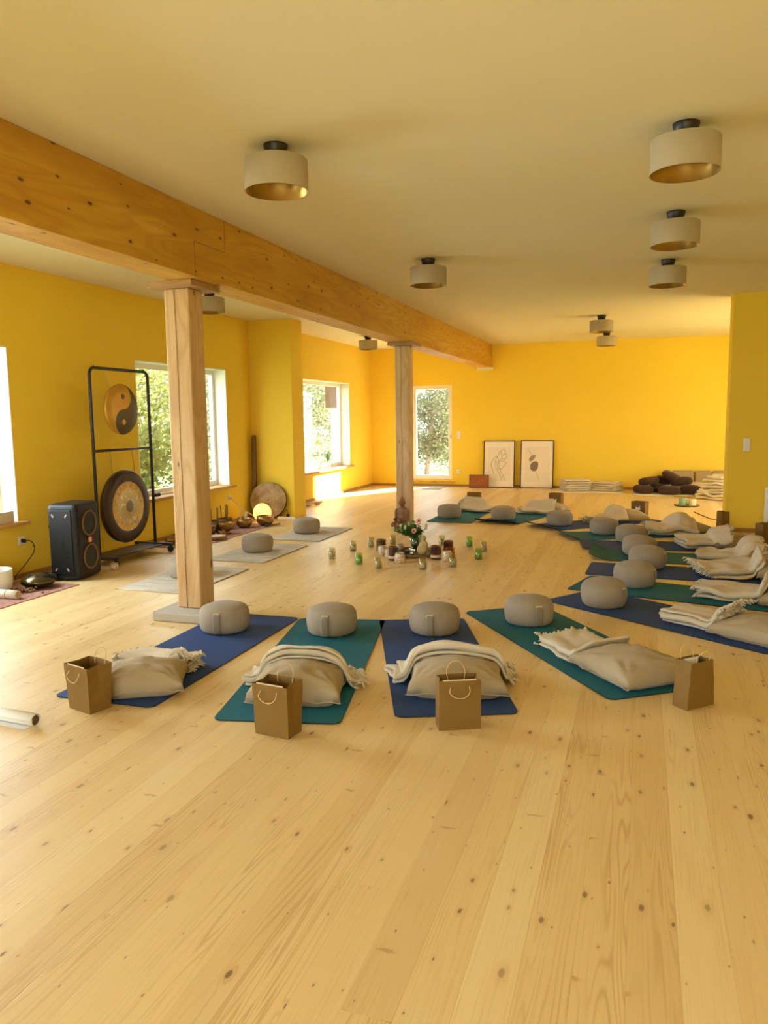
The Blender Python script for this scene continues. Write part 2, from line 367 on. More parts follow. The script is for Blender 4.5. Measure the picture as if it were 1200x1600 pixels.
def add_tube(bm, pts, r, n=8, closed=False):
    pts = [Vector(p) for p in pts]; rings = []
    m = len(pts); prev = None
    for i, p in enumerate(pts):
        if closed: t = pts[(i + 1) % m] - pts[i - 1]
        else: t = pts[min(i + 1, m - 1)] - pts[max(i - 1, 0)]
        t.normalize()
        if prev is None:
            a = t.orthogonal().normalized()
        else:
            a = prev - t * prev.dot(t)
            a = a.normalized() if a.length > 1e-6 else t.orthogonal().normalized()
        prev = a; b = t.cross(a)
        rr = r[i] if isinstance(r, (list, tuple)) else r
        rings.append([bm.verts.new(p + rr * (cos(2 * pi * k / n) * a + sin(2 * pi * k / n) * b)) for k in range(n)])
    for i in range(m if closed else m - 1):
        A, B = rings[i], rings[(i + 1) % m]
        for k in range(n): bm.faces.new((A[k], A[(k + 1) % n], B[(k + 1) % n], B[k]))
    if not closed:
        bm.faces.new(list(reversed(rings[0]))); bm.faces.new(rings[-1])

def add_ball(bm, c, s, seg=16, rings=10):
    r = bmesh.ops.create_uvsphere(bm, u_segments=seg, v_segments=rings, radius=1.0)
    for v in r['verts']:
        v.co = Vector((c[0] + v.co.x * s[0], c[1] + v.co.y * s[1], c[2] + v.co.z * s[2]))
    return r['verts']

def curve_pts(pts, k=8):
    # Catmull-Rom through the points
    P = [Vector(p) for p in pts]; P = [2 * P[0] - P[1]] + P + [2 * P[-1] - P[-2]]
    out = []
    for i in range(1, len(P) - 2):
        for j in range(k):
            t = j / k
            out.append(0.5 * (2 * P[i] + (P[i + 1] - P[i - 1]) * t + (2 * P[i - 1] - 5 * P[i] + 4 * P[i + 1] - P[i + 2]) * t * t + (3 * P[i] - P[i - 1] - 3 * P[i + 1] + P[i + 2]) * t ** 3))
    out.append(P[-2]); return out

def put(name, bm, mat, parent=None, smooth=False, loc=None, bevel=0.0, sub=0, solid=0.0):
    me = bpy.data.meshes.new(name); bmesh.ops.recalc_face_normals(bm, faces=bm.faces)
    bm.to_mesh(me); bm.free()
    me.materials.append(mat if not isinstance(mat, str) else M[mat])
    if smooth:
        for p in me.polygons: p.use_smooth = True
    o = bpy.data.objects.new(name, me); COL.objects.link(o)
    if parent is not None: o.parent = parent
    if loc is not None: o.location = loc
    if solid:
        md = o.modifiers.new('solid', 'SOLIDIFY'); md.thickness = solid; md.offset = 0.0
    if bevel:
        md = o.modifiers.new('bevel', 'BEVEL'); md.width = bevel; md.segments = 2; md.limit_method = 'ANGLE'
    if sub:
        md = o.modifiers.new('sub', 'SUBSURF'); md.levels = sub; md.render_levels = sub
    return o

def B(): return bmesh.new()

def thing(name, label, cat, loc=(0, 0, 0), rz=0.0, group=None):
    o = bpy.data.objects.new(name, None); COL.objects.link(o); o.empty_display_size = 0.1
    o.location = loc; o.rotation_euler = (0, 0, rz)
    return tag(o, label, cat, group)

def tag(o, label, cat, group=None):
    o['label'] = label; o['category'] = cat
    if group: o['group'] = group
    return o

def struct(o, label=None):
    o['kind'] = 'structure'
    if label: o['label'] = label
    return o

def dup(root, loc, rz=0.0, label=None, rot=None):
    r = root.copy(); COL.objects.link(r); r.location = loc
    r.rotation_euler = rot if rot else (0, 0, rz)
    if label: r['label'] = label
    for ch in list(root.children):
        c = ch.copy(); COL.objects.link(c); c.parent = r
        for g in list(ch.children):
            d = g.copy(); COL.objects.link(d); d.parent = c
    return r

def smooth_angle(o):
    for p in o.data.polygons: p.use_smooth = True

# ------------------------------------------------------------------ the room
XL, XR, YN, YF, ZC, TH = -5.65, 3.2, -2.6, 16.2, 2.96, 0.26

def wall_with_openings(name, axis, pos, a0, a1, holes, label, side):
    # axis 'X': plane at x = pos running along y;   axis 'Y': plane at y = pos running along x
    bm = B()
    cuts = sorted({a0, a1, *[h[0] for h in holes], *[h[1] for h in holes]})
    t0, t1 = (pos - TH, pos) if side < 0 else (pos, pos + TH)
    def seg(u0, u1, z0, z1):
        if axis == 'X': add_span(bm, (t0, u0, z0), (t1, u1, z1))
        else: add_span(bm, (u0, t0, z0), (u1, t1, z1))
    for u0, u1 in zip(cuts, cuts[1:]):
        zs = sorted([(h[2], h[3]) for h in holes if h[0] <= u0 and h[1] >= u1])
        z = 0.0
        for za, zb in zs:
            if za > z + 1e-4: seg(u0, u1, z, za)
            z = zb
        if z < ZC: seg(u0, u1, z, ZC)
    return struct(put(name, bm, 'wall'), label)

bm = B(); add_span(bm, (XL - TH, YN - TH, -0.12), (XR + TH, YF + TH, 0.0))
struct(put('floor', bm, 'floor'), 'pale knotty pine plank floor')
bm = B(); add_span(bm, (XL - TH, YN - TH, ZC), (XR + TH, YF + TH, ZC + 0.15))
struct(put('ceiling', bm, 'ceil'), 'plain white ceiling')

W0, W1, W2, W3 = (-0.8, 1.6, 0.55, 2.2), (3.4, 5.87, 0.55, 2.2), (7.80, 9.90, 0.55, 2.2), (12.05, 14.83, 0.53, 2.19)
DR = (-4.72, -3.84, 0.15, 2.16)
wall_with_openings('wall_left', 'X', XL, YN - TH, YF + TH, [W0, W1, W2, W3], 'yellow plastered wall with the windows', -1)
wall_with_openings('wall_far', 'Y', YF, XL, XR, [DR], 'yellow end wall behind the pictures', 1)
wall_with_openings('wall_right', 'X', XR, YN - TH, YF + TH, [(11.6, 14.8, 0.55, 2.2)], 'yellow wall on the right side', 1)
wall_with_openings('wall_near', 'Y', YN, XL, XR, [(-3.0, 1.8, 0.3, 2.4)], 'yellow wall behind the viewer', -1)
bm = B(); add_span(bm, (XL, 10.62, 0), (-4.96, 11.03, ZC)); struct(put('wall_stub_left', bm, 'wall'), 'short yellow partition stub between the left windows')
bm = B(); add_span(bm, (1.04, 10.62, 0), (XR, 10.98, ZC)); struct(put('wall_stub_right', bm, 'wall'), 'yellow partition wall at the right edge')

bm = B()
add_span(bm, (XL, YF - 0.018, 0), (XR, YF, 0.045))
struct(put('baseboard_far', bm, 'skirt'))
bm = B()
for a, b in ((YN, 10.62), (11.03, YF - 0.018)): add_span(bm, (XL, a, 0), (XL + 0.018, b, 0.045))
struct(put('baseboard_left', bm, 'skirt'))
bm = B(); add_span(bm, (1.02, 10.60, 0), (1.46, 10.62, 0.05))
struct(put('baseboard_right', bm, 'skirt'))

def window(name, axis, pos, h, out, frame_d, fw=0.075, mull=(), sill=True, label=None):
    a0, a1, z0, z1 = h
    root = bpy.data.objects.new(name, None); COL.objects.link(root); struct(root, label)
    def P(u, t, z): return (pos + t * out, u, z) if axis == 'X' else (u, pos + t * out, z)
    bm = B(); d0, d1 = frame_d, frame_d + 0.06
    for u0, u1, q0, q1 in ((a0, a1, z0, z0 + fw), (a0, a1, z1 - fw, z1), (a0, a0 + fw, z0 + fw, z1 - fw), (a1 - fw, a1, z0 + fw, z1 - fw)):
        add_span(bm, P(u0, d0, q0), P(u1, d1, q1))
    for mu in mull: add_span(bm, P(mu - fw / 2, d0, z0 + fw), P(mu + fw / 2, d1, z1 - fw))
    put('window_frame', bm, 'white', root, bevel=0.006)
    bm = B(); add_span(bm, P(a0 + fw, d0 + 0.025, z0 + fw), P(a1 - fw, d0 + 0.037, z1 - fw))
    put('window_pane', bm, 'pane', root)
    if d0 > 0.1:
        bm = B(); e = 0.012
        for u0, u1, q0, q1 in ((a0, a0 + e, z0, z1), (a1 - e, a1, z0, z1), (a0 + e, a1 - e, z1 - e, z1)):
            add_span(bm, P(u0, -0.002, q0), P(u1, d0, q1))
        put('reveal', bm, 'reveal', root)
    if sill:
        bm = B(); add_span(bm, P(a0 - 0.09, -0.07, z0 - 0.035), P(a1 + 0.09, 0.0, z0)); add_span(bm, P(a0, 0.0, z0 - 0.03), P(a1, d0, z0 + 0.001))
        put('window_sill', bm, 'sillw', root, bevel=0.004)
    return root
window('window_1', 'X', XL, W0, -1, 0.18, mull=(0.4,))
window('window_2', 'X', XL, W1, -1, 0.18, mull=(4.5,), label='tall left window cut by the picture edge')
window('window_3', 'X', XL, W2, -1, 0.18, label='left window behind the gong stand')
window('window_4', 'X', XL, W3, -1, 0.18, label='far left window past the partition stub')
window('window_5', 'X', XR, (11.6, 14.8, 0.55, 2.2), 1, 0.18, mull=(13.2,))
window('window_6', 'Y', YN, (-3.0, 1.8, 0.3, 2.4), -1, 0.18, mull=(-0.6,))
dr = window('door_1', 'Y', YF, DR, 1, 0.03, fw=0.085, sill=False, label='white framed glass door in the end wall')
bm = B(); add_span(bm, (DR[0] - 0.05, YF - 0.06, 0.085), (DR[1] + 0.07, YF, 0.12)); put('door_step_board', bm, 'sillw', dr, bevel=0.004)
bm = B(); add_span(bm, (DR[1] - 0.055, YF - 0.012, 1.02), (DR[1] - 0.03, YF + 0.03, 1.12)); add_tube(bm, [(DR[1] - 0.043, YF - 0.01, 1.07), (DR[1] - 0.043, YF - 0.05, 1.07), (DR[1] - 0.16, YF - 0.05, 1.07)], 0.009)
put('door_handle', bm, 'white', dr)

# beam and posts
beam = thing('ceiling_beam', 'long glued timber beam running under the ceiling', 'beam')
bm = B(); add_span(bm, (-3.25, YN, 2.49), (-2.98, YF, ZC))
put('timber', bm, 'beam', beam, bevel=0.006)
bm = B()   # scarf joint above each post: stepped saw cut
for y0 in (4.86, 10.08):
    x = -2.9795
    add_span(bm, (x - 0.002, y0 - 0.004, 2.49), (x, y0, 2.73)); add_span(bm, (x - 0.002, y0, 2.726), (x, y0 + 0.42, 2.73)); add_span(bm, (x - 0.002, y0 + 0.416, 2.73), (x, y0 + 0.42, ZC))
put('scarf_joint', bm, 'bronze', beam)
bm = B(); add_span(bm, (-3.27, YF - 0.10, 2.445), (-2.96, YF, 2.49)); put('bearing_block', bm, 'white', beam)

def post(label, x0, x1, y0, y1, plinth):
    t = thing('timber_post', label, 'post', ((x0 + x1) / 2, (y0 + y1) / 2, 0), group=None)
    hx, hy = (x1 - x0) / 2, (y1 - y0) / 2
    zb = 0.07 if plinth else 0.0
    bm = B(); add_span(bm, (-hx, -hy, zb), (hx, hy, 2.445)); put('shaft', bm, 'post', t, bevel=0.012)
    bm = B(); add_span(bm, (-hx - 0.07, -hy - 0.10, 2.445), (hx + 0.09, hy + 0.10, 2.488)); put('cap_board', bm, 'capw', t, bevel=0.003)
    # drying crack down the front face
    bm = B(); rnd = random.Random(3 + plinth); pts = []
    for k in range(26):
        z = zb + 0.005 + (2.43 - zb) * k / 25
        pts.append((-hx * 0.12 + 0.012 * noise.noise((0.3, z * 1.3, plinth)) + rnd.uniform(-.002, .002), -hy - 0.0005, z))
    add_tube(bm, pts, 0.0028, 4); put('drying_crack', bm, 'bronze', t)
    if plinth:
        bm = B(); add_span(bm, (-0.22, -0.27, 0), (0.205, 0.18, 0.07)); put('concrete_plinth', bm, 'concrete', t, bevel=0.012)
    return t
post('near squared timber post standing on a grey concrete plinth', -3.34, -3.135, 5.0, 5.2, 1)
post('far squared timber post behind the flowers and candles', -3.18, -2.98, 10.09, 10.28, 0)

# ------------------------------------------------------------------ ceiling lamps
def make_lamp():
    t = thing('ceiling_lamp', '', 'ceiling lamp', group='drum ceiling lamps')
    bm = B(); add_lathe(bm, [(0.066, 0), (0.066, -0.008), (0.056, -0.050), (0.03, -0.078)], 32); put('ceiling_cup', bm, 'lampblack', t, True)
    bm = B(); add_lathe(bm, [(0.168, -0.078), (0.171, -0.082), (0.171, -0.238), (0.170, -0.242)], 48, cap0=True, cap1=False); put('lamp_shade', bm, 'shade', t, True)
    bm = B(); add_lathe(bm, [(0.166, -0.084), (0.167, -0.241), (0.171, -0.2425)], 48, cap0=False, cap1=False); put('gold_lining', bm, 'gold', t, True)
    bm = B()
    for a in range(3): add_tube(bm, [(0, 0, -0.095), (0.166 * cos(a * 2.094), 0.166 * sin(a * 2.094), -0.095)], 0.003, 6)
    add_lathe(bm, [(0.022, -0.07), (0.022, -0.10)], 16); put('socket_spider', bm, 'lampblack', t)
    bm = B(); add_lathe(bm, [(0.014, -0.10), (0.03, -0.135), (0.03, -0.155), (0.012, -0.178), (0.002, -0.18)], 16); put('bulb', bm, 'bulb', t, True)
    return t
LA = make_lamp()
lamps = [(-1.91, 3.97, 'grey drum ceiling lamp with gold lining nearest the timber beam'),
         (0.175, 4.41, 'largest looking drum lamp of the right-hand ceiling row'),
         (0.197, 6.24, 'second drum lamp from the near end of the right-hand row'),
         (0.20, 8.11, 'third drum lamp from the near end of the right-hand row'),
         (-1.936, 7.22, 'drum ceiling lamp hanging over the candles, right of the far post'),
         (-0.607, 12.2, 'nearer of the two small overlapping lamps before the end wall'),
         (-0.636, 14.68, 'farther of the two small overlapping lamps before the end wall'),
         (-4.756, 8.03, 'drum lamp mostly hidden behind the top of the near post'),
         (-4.746, 13.47, 'drum lamp peeping out below the beam before the far left window')]
for i, (x, y, lb) in enumerate(lamps):
    if i == 0: LA.location = (x, y, ZC); LA['label'] = lb
    else: dup(LA, (x, y, ZC), random.uniform(0, 3), lb)

# ------------------------------------------------------------------ yoga mats
def rounded_rect(w, l, r, n=5):
    pts = []
    for cx, cy, a0 in ((w / 2 - r, l - r, 0), (-w / 2 + r, l - r, pi / 2), (-w / 2 + r, r, pi), (w / 2 - r, r, 1.5 * pi)):
        for k in range(n + 1): pts.append((cx + r * cos(a0 + k * pi / 2 / n), cy + r * sin(a0 + k * pi / 2 / n)))
    return pts

MT = 0.007
def make_mat(label, c, d, length, width, mat, curl_in=0.0, curl_out=0.0):
    ang = math.atan2(d[1], d[0]) - pi / 2      # local +y = outward
    t = thing('yoga_mat', label, 'yoga mat', (c[0], c[1], 0), ang, 'yoga mats in the circle')
    r = 0.045; N = 26; bm = B(); top = []; bot = []
    def lift(y):
        z = 0.0
        if curl_in and y < 0.26: z += curl_in * ((0.26 - y) / 0.26) ** 2
        if curl_out and y > length - 0.22: z += curl_out * ((y - length + 0.22) / 0.22) ** 2
        return z
    ys = sorted({*[length * k / N for k in range(N + 1)], *[r * (1 - cos(k * pi / 12)) for k in range(6)], *[length - r * (1 - cos(k * pi / 12)) for k in range(6)]})
    for y in ys:
        e = min(y, length - y); hw = width / 2
        if e < r: hw = width / 2 - r + sqrt(max(0.0, r * r - (r - e) ** 2))
        row = [hw * s for s in (-1, -0.5, 0, 0.5, 1)]
        top.append([bm.verts.new((x, y, lift(y) + MT)) for x in row]); bot.append([bm.verts.new((x, y, lift(y) + 0.001)) for x in row])
    for a, b in zip(top, top[1:]):
        for i in range(4): bm.faces.new((a[i], a[i + 1], b[i + 1], b[i]))
    put('top_layer', bm_copy_side(bm, top), mat, t, True)
    bm2 = B(); T2 = [[bm2.verts.new(v.co - Vector((0, 0, 0.0012))) for v in row] for row in top]; B2 = [[bm2.verts.new(v.co) for v in row] for row in bot]
    for a, b in zip(B2, B2[1:]):
        for i in range(4): bm2.faces.new((a[i], b[i], b[i + 1], a[i + 1]))
    for k in (0, 4):
        for (a, b), (c1, c2) in zip(zip(T2, T2[1:]), zip(B2, B2[1:])):
            bm2.faces.new((a[k], b[k], c2[k], c1[k]))
    for T_, B_ in ((T2[0], B2[0]), (T2[-1], B2[-1])):
        for i in range(4): bm2.faces.new((T_[i], T_[i + 1], B_[i + 1], B_[i]))
    put('underside', bm2, 'matedge', t)
    bm.free()
    return t
def bm_copy_side(bm, top):
    b = B(); R_ = [[b.verts.new(v.co) for v in row] for row in top]
    for a, c in zip(R_, R_[1:]):
        for i in range(4): b.faces.new((a[i], a[i + 1], c[i + 1], c[i]))
    return b

MATS = {  # inner end centre, outward direction, length, width, colour, curls, label
    1: ((-2.725, 5.19), (0.01, -1), 1.89, .63, 'matblue', 0, 0, 'blue yoga mat beside the near post plinth, leftmost of the front mats'),
    2: ((-2.083, 5.241), (.398, -1.924), 1.965, .65, 'matteal', 0, 0, 'teal yoga mat in front, between the two blue ones'),
    3: ((-1.513, 5.40), (.67, -1.74), 1.87, .63, 'matblue', 0, 0, 'blue yoga mat in front with cushion at the middle of the picture'),
    4: ((-.987, 5.886), (.575, -.818), 1.97, .65, 'matteal', 0, 0, 'teal yoga mat with long pillow and bag at its right near end'),
    5: ((-.53, 6.50), (.815, -.58), 1.86, .64, 'matblue', 0, .0, 'dark blue yoga mat running to the right edge, first past the front teal one'),
    6: ((-.50, 7.02), (.97, -.246), 1.90, .65, 'matteal', 0, 0, 'teal yoga mat running to the right edge, third mat from the front bag'),
    7: ((-.46, 7.71), (.999, -.04), 1.90, .64, 'matblue', 0, 0, 'dark blue yoga mat under the lowest messy blanket at the right edge'),
    8: ((-.48, 8.50), (.998, -.04), 1.90, .66, 'matteal', .07, 0, 'teal yoga mat with upturned inner end, in the right-hand stack of mats'),
    9: ((-.63, 9.10), (.99, .14), 1.90, .64, 'matblue', .02, 0, 'dark blue yoga mat seventh in the right-hand row, next to the partition wall'),
    10: ((-.88, 9.68), (.905, .425), 1.93, .66, 'matteal', .04, 0, 'teal yoga mat whose outer end reaches the bag by the partition wall'),
    11: ((-1.29, 10.34), (.745, .667), 1.92, .65, 'matblue', .055, 0, 'dark blue yoga mat with rippled inner edge, behind the candles at right'),
    12: ((-1.93, 10.63), (.318, .948), 1.94, .64, 'matteal', .05, 0, 'teal yoga mat with dark raised near edge, second of the far mats'),
    13: ((-2.56, 10.58), (0.0, 1), 1.92, .66, 'matteal', 0, 0, 'teal yoga mat right behind the flowers, farthest left in the far row'),
}
AX = {}
for k, (c, d, ln, wd, m, ci, co, lb) in MATS.items():
    n = sqrt(d[0] ** 2 + d[1] ** 2); d = (d[0] / n, d[1] / n)
    AX[k] = (c, d, ln, wd); make_mat(lb, c, d, ln, wd, m, ci, co)
def on_mat(k, s, t=0.0):
    # s outward along the mat, t to the right looking outward
    c, d, ln, wd = AX[k]; return (c[0] + d[0] * s + d[1] * t, c[1] + d[1] * s - d[0] * t)

# ------------------------------------------------------------------ meditation cushions (zafus)
def make_zafu():
    t = thing('meditation_cushion', '', 'meditation cushion', group='round meditation cushions')
    prof = [(0.02, 0.0), (0.11, 0.001), (0.148, 0.007), (0.160, 0.022), (0.168, 0.055), (0.171, 0.09), (0.168, 0.125), (0.159, 0.149), (0.145, 0.164), (0.122, 0.174), (0.085, 0.183), (0.045, 0.188), (0.015, 0.189)]
    n = 96; bm = B(); rings = []
    for r, z in prof:
        pl = math.exp(-((z - 0.158) / 0.020) ** 2) + math.exp(-((z - 0.02) / 0.018) ** 2)
        ring = []
        for i in range(n):
            a = 2 * pi * i / n
            rr = r * (1 + 0.018 * pl * sin(a * 30) * (0.6 + 0.8 * noise.noise((cos(a) * 3, sin(a) * 3, 5.0))) + 0.012 * noise.noise((cos(a) * 1.6, sin(a) * 1.6, z * 6)))
            ring.append(bm.verts.new((rr * cos(a), rr * sin(a), z + 0.003 * noise.noise((r * cos(a) * 9, r * sin(a) * 9, 2.0)))))
        rings.append(ring)
    for a, b in zip(rings, rings[1:]):
        for i in range(n): bm.faces.new((a[i], a[(i + 1) % n], b[(i + 1) % n], b[i]))
    bm.faces.new(list(reversed(rings[0]))); bm.faces.new(rings[-1])
    put('cushion_body', bm, 'zafu', t, True)
    # handle strap on the side facing local -y
    bm = B(); hw = 0.027; rows = []
    for z, rr in ((0.010, .152), (0.022, .161), (0.045, .168), (0.07, .172), (0.10, .173), (0.128, .169), (0.146, .163)):
        rows.append([bm.verts.new((x, -sqrt((rr + .0035) ** 2 - x * x), z)) for x in (-hw, -hw / 2, 0, hw / 2, hw)])
    for a, b in zip(rows, rows[1:]):
        for i in range(4): bm.faces.new((a[i], a[i + 1], b[i + 1], b[i]))
    put('handle_strap', bm, 'strap', t, True, solid=0.005)
    bm = B(); add_box(bm, (0, -0.1655, 0.146), (0.044, 0.008, 0.010)); put('cloth_tag', bm, 'tagc', t)
    return t
ZA = make_zafu(); ZA.scale = (1.04, 1.04, 1.06)
zafus = [  # world x, y, strap heading (deg of strap direction), tilt, base z, label
    (1, -2.787, 4.742, -78, 0, 'cushion on the leftmost blue mat, beside the near post'),
    (2, -2.024, 4.894, -84, 0, 'cushion on the front teal mat, second from the left in front'),
    (3, -1.337, 5.107, -86, 0, 'cushion with centred strap on the blue front mat at mid picture'),
    (4, -.740, 5.525, -58, 0, 'cushion on the front teal mat that points to the lower right'),
    (5, -.246, 6.213, -30, 5, 'tilted cushion on the dark blue mat at right, nearest of the right row'),
    (6, -.027, 7.016, -12, 4, 'cushion on the teal mat just behind the tilted one, second of the right row'),
    (7, .087, 7.887, -20, 6, 'bulging cushion on dark blue mat, third of the right row from the front'),
    (8, .008, 8.572, 5, 5, 'cushion half hidden by the one in front, fourth of the right row'),
    (9, -.086, 9.44, 10, 2, 'cushion fifth in the right row, mostly hidden by nearer ones'),
    (10, -.417, 10.01, 30, 2, 'cushion on the teal mat with the bag at the partition wall'),
    (11, -1.028, 10.677, 45, 0, 'cushion on the rippled dark blue mat behind the candles'),
    (12, -1.869, 11.079, 70, 0, 'cushion on the far teal mat in front of the right framed print'),
    (13, -2.675, 11.108, 90, 0, 'cushion on the far teal mat just behind the flowers'),
    ('A', -4.09, 6.30, 180, 0, 'cushion on a pale rug, half hidden behind the near post'),
    ('B', -4.09, 7.74, 180, 0, 'cushion on the pale rug just right of the near post'),
    ('C', -4.12, 9.17, 180, 0, 'cushion on the farthest pale rug, by the glowing globe lamp'),
]
for i, (k, x, y, hd, tilt, lb) in enumerate(zafus):
    z = MT if isinstance(k, int) else 0.012
    if k in (8, 9): z += 0.0
    rz = radians(hd + 90)
    e = (radians(tilt * 0.5), radians(-tilt), rz)
    zz = z + (0.17 * sin(radians(abs(tilt))) * 0.55 if tilt else 0)
    if i == 0: ZA.location = (x, y, zz); ZA.rotation_euler = e; ZA['label'] = lb
    else: dup(ZA, (x, y, zz), 0, lb, rot=e)

# ------------------------------------------------------------------ pale rugs on the left
def make_rug(name, label, x0, x1, y0, y1, mat, th=0.012, cat='rug', seed=0, rz=0, fringe=False):
    cx, cy = (x0 + x1) / 2, (y0 + y1) / 2
    bm = B(); nx, ny = 10, 18; g = []
    for j in range(ny + 1):
        row = []
        for i in range(nx + 1):
            x = -(x1 - x0) / 2 + (x1 - x0) * i / nx; y = -(y1 - y0) / 2 + (y1 - y0) * j / ny
            ed = 0.006 * noise.noise((x * 5, y * 5, seed))
            row.append(bm.verts.new((x + ed, y + 0.006 * noise.noise((y * 5, x * 5, seed + 3)), th)))
        g.append(row)
    for a, b in zip(g, g[1:]):
        for i in range(nx): bm.faces.new((a[i], a[i + 1], b[i + 1], b[i]))
    ret = bmesh.ops.extrude_face_region(bm, geom=list(bm.faces))
    for v in ret['geom']:
        if isinstance(v, bmesh.types.BMVert): v.co.z = 0.001
    o = put(name, bm, mat, None, False, (cx, cy, 0), bevel=0.003); o.rotation_euler[2] = radians(rz)
    return tag(o, label, cat, 'pale woven rugs on the left' if mat == 'rug' else None)
make_rug('woven_rug', 'pale woven rug under the cushion hidden by the near post', -4.40, -3.69, 5.66, 6.80, 'rug', seed=1)
make_rug('woven_rug', 'pale woven rug in the middle of the three left rugs', -4.38, -3.70, 7.13, 8.27, 'rug', seed=2)
make_rug('woven_rug', 'pale woven rug farthest of the three left rugs, by the globe lamp', -4.37, -3.69, 8.57, 9.72, 'rug', seed=3)
make_rug('patterned_rug', 'red patterned runner under the quartz bowl at the left edge', -5.56, -4.87, 3.9, 5.74, 'rugred', 0.008, seed=4)
make_rug('patterned_rug', 'red patterned runner carrying the singing bowls', -5.52, -4.90, 7.72, 9.86, 'rugred', 0.008, seed=5)
make_rug('white_fringe_rug', 'white rug under the pile of brown cushions', -0.14, 1.02, 15.0, 16.02, 'rugwhite', 0.012, seed=6)
make_rug('door_mat', 'grey mat on the floor before the glass door', -4.42, -3.92, 15.45, 16.12, 'doormat', 0.010, 'mat', seed=7)
make_rug('pale_floor_mat', 'pale mat under the two stacks of folded blankets', -1.62, -0.28, 15.25, 16.1, 'rugwhite', 0.012, seed=8)

# ------------------------------------------------------------------ pillows and folded throws
PIL = []   # (cx, cy, ang, W, D, T, z0) for things that lie over them
def pillow_h(p, x, y):
    cx, cy, ang, W_, D_, T, z0 = p
    dx, dy = x - cx, y - cy; u = (dx * cos(ang) + dy * sin(ang)) / (W_ / 2); v = (-dx * sin(ang) + dy * cos(ang)) / (D_ / 2)
    if abs(u) >= 1 or abs(v) >= 1: return z0
    f = ((1 - u * u) * (1 - v * v)) ** 0.45
    return z0 + T * 0.38 * min(1, f * 3) + T * 0.62 * f
def support(x, y, base):
    s = 0.0; n = 0
    for dx, dy, wgt in ((0, 0, 4), (.035, 0, 1), (-.035, 0, 1), (0, .035, 1), (0, -.035, 1)):
        h = base
        for p in PIL: h = max(h, pillow_h(p, x + dx, y + dy))
        s += h * wgt; n += wgt
    return s / n

def make_pillow(label, x, y, ang, W_=0.52, D_=0.44, T=0.15, z0=MT, seed=0, mat='pillow', name='pillow', group='linen pillows on the mats', N=30, tilt=0.0, cat='pillow'):
    t = thing(name, label, cat, (x, y, z0), ang, group)
    bm = B(); grid = {}
    for sgn in (1, -1):
        for i in range(N + 1):
            for j in range(N + 1):
                u = -cos(pi * i / N) * 0.5 + (2 * i / N - 1) * 0.5; v = -cos(pi * j / N) * 0.5 + (2 * j / N - 1) * 0.5
                edge = i in (0, N) or j in (0, N)
                if sgn < 0 and edge: grid[(sgn, i, j)] = grid[(1, i, j)]; continue
                px = W_ / 2 * u * (1 - 0.10 * (1 - v * v)) ; py = D_ / 2 * v * (1 - 0.10 * (1 - u * u))
                f = max(0.0, (1 - u * u) * (1 - v * v)) ** 0.45
                wr = 0.0
                for q in range(4):
                    sx, sy = ((1, 1), (1, -1), (-1, 1), (-1, -1))[q]
                    a = math.atan2(v - sy, u - sx); dd = sqrt((v - sy) ** 2 + (u - sx) ** 2)
                    wr += 0.006 * sin(a * 13 + seed * 2 + q) * math.exp(-((dd - 0.55) / 0.35) ** 2)
                wr += 0.012 * noise.noise((u * 2.2 + seed, v * 2.2, seed * 1.7)) + 0.005 * noise.noise((u * 6, v * 6 + seed, 3.1))
                wr *= min(1, f * 2)
                zm = T * 0.38
                z = zm + T * 0.62 * f + wr if sgn > 0 else zm - T * 0.37 * min(1.0, f * 2.2)
                if edge: z = zm * (0.55 + 0.3 * noise.noise((u * 3, v * 3, seed)))
                grid[(sgn, i, j)] = bm.verts.new((px, py, z))
    for sgn in (1, -1):
        for i in range(N):
            for j in range(N):
                q = [grid[(sgn, i, j)], grid[(sgn, i + 1, j)], grid[(sgn, i + 1, j + 1)], grid[(sgn, i, j + 1)]]
                try: bm.faces.new(q if sgn > 0 else q[::-1])
                except ValueError: pass
    put('pillow_cover', bm, mat, t, True)
    # piped seam round the rim
    bm = B(); pts = []
    for k in range(4 * N):
        s_, r_ = divmod(k, N)
        i, j = ((r_, 0), (N, r_), (N - r_, N), (0, N - r_))[s_]
        u = -cos(pi * i / N) * 0.5 + (2 * i / N - 1) * 0.5; v = -cos(pi * j / N) * 0.5 + (2 * j / N - 1) * 0.5
        px = W_ / 2 * u * (1 - 0.10 * (1 - v * v)); py = D_ / 2 * v * (1 - 0.10 * (1 - u * u))
        pts.append((px * 1.004, py * 1.004, T * 0.38 * (0.55 + 0.3 * noise.noise((u * 3, v * 3, seed)))))
    add_tube(bm, pts, 0.0032, 5, True); put('seam', bm, mat, t, True)
    PIL.append((x, y, ang, W_, D_, T, z0))
    return t

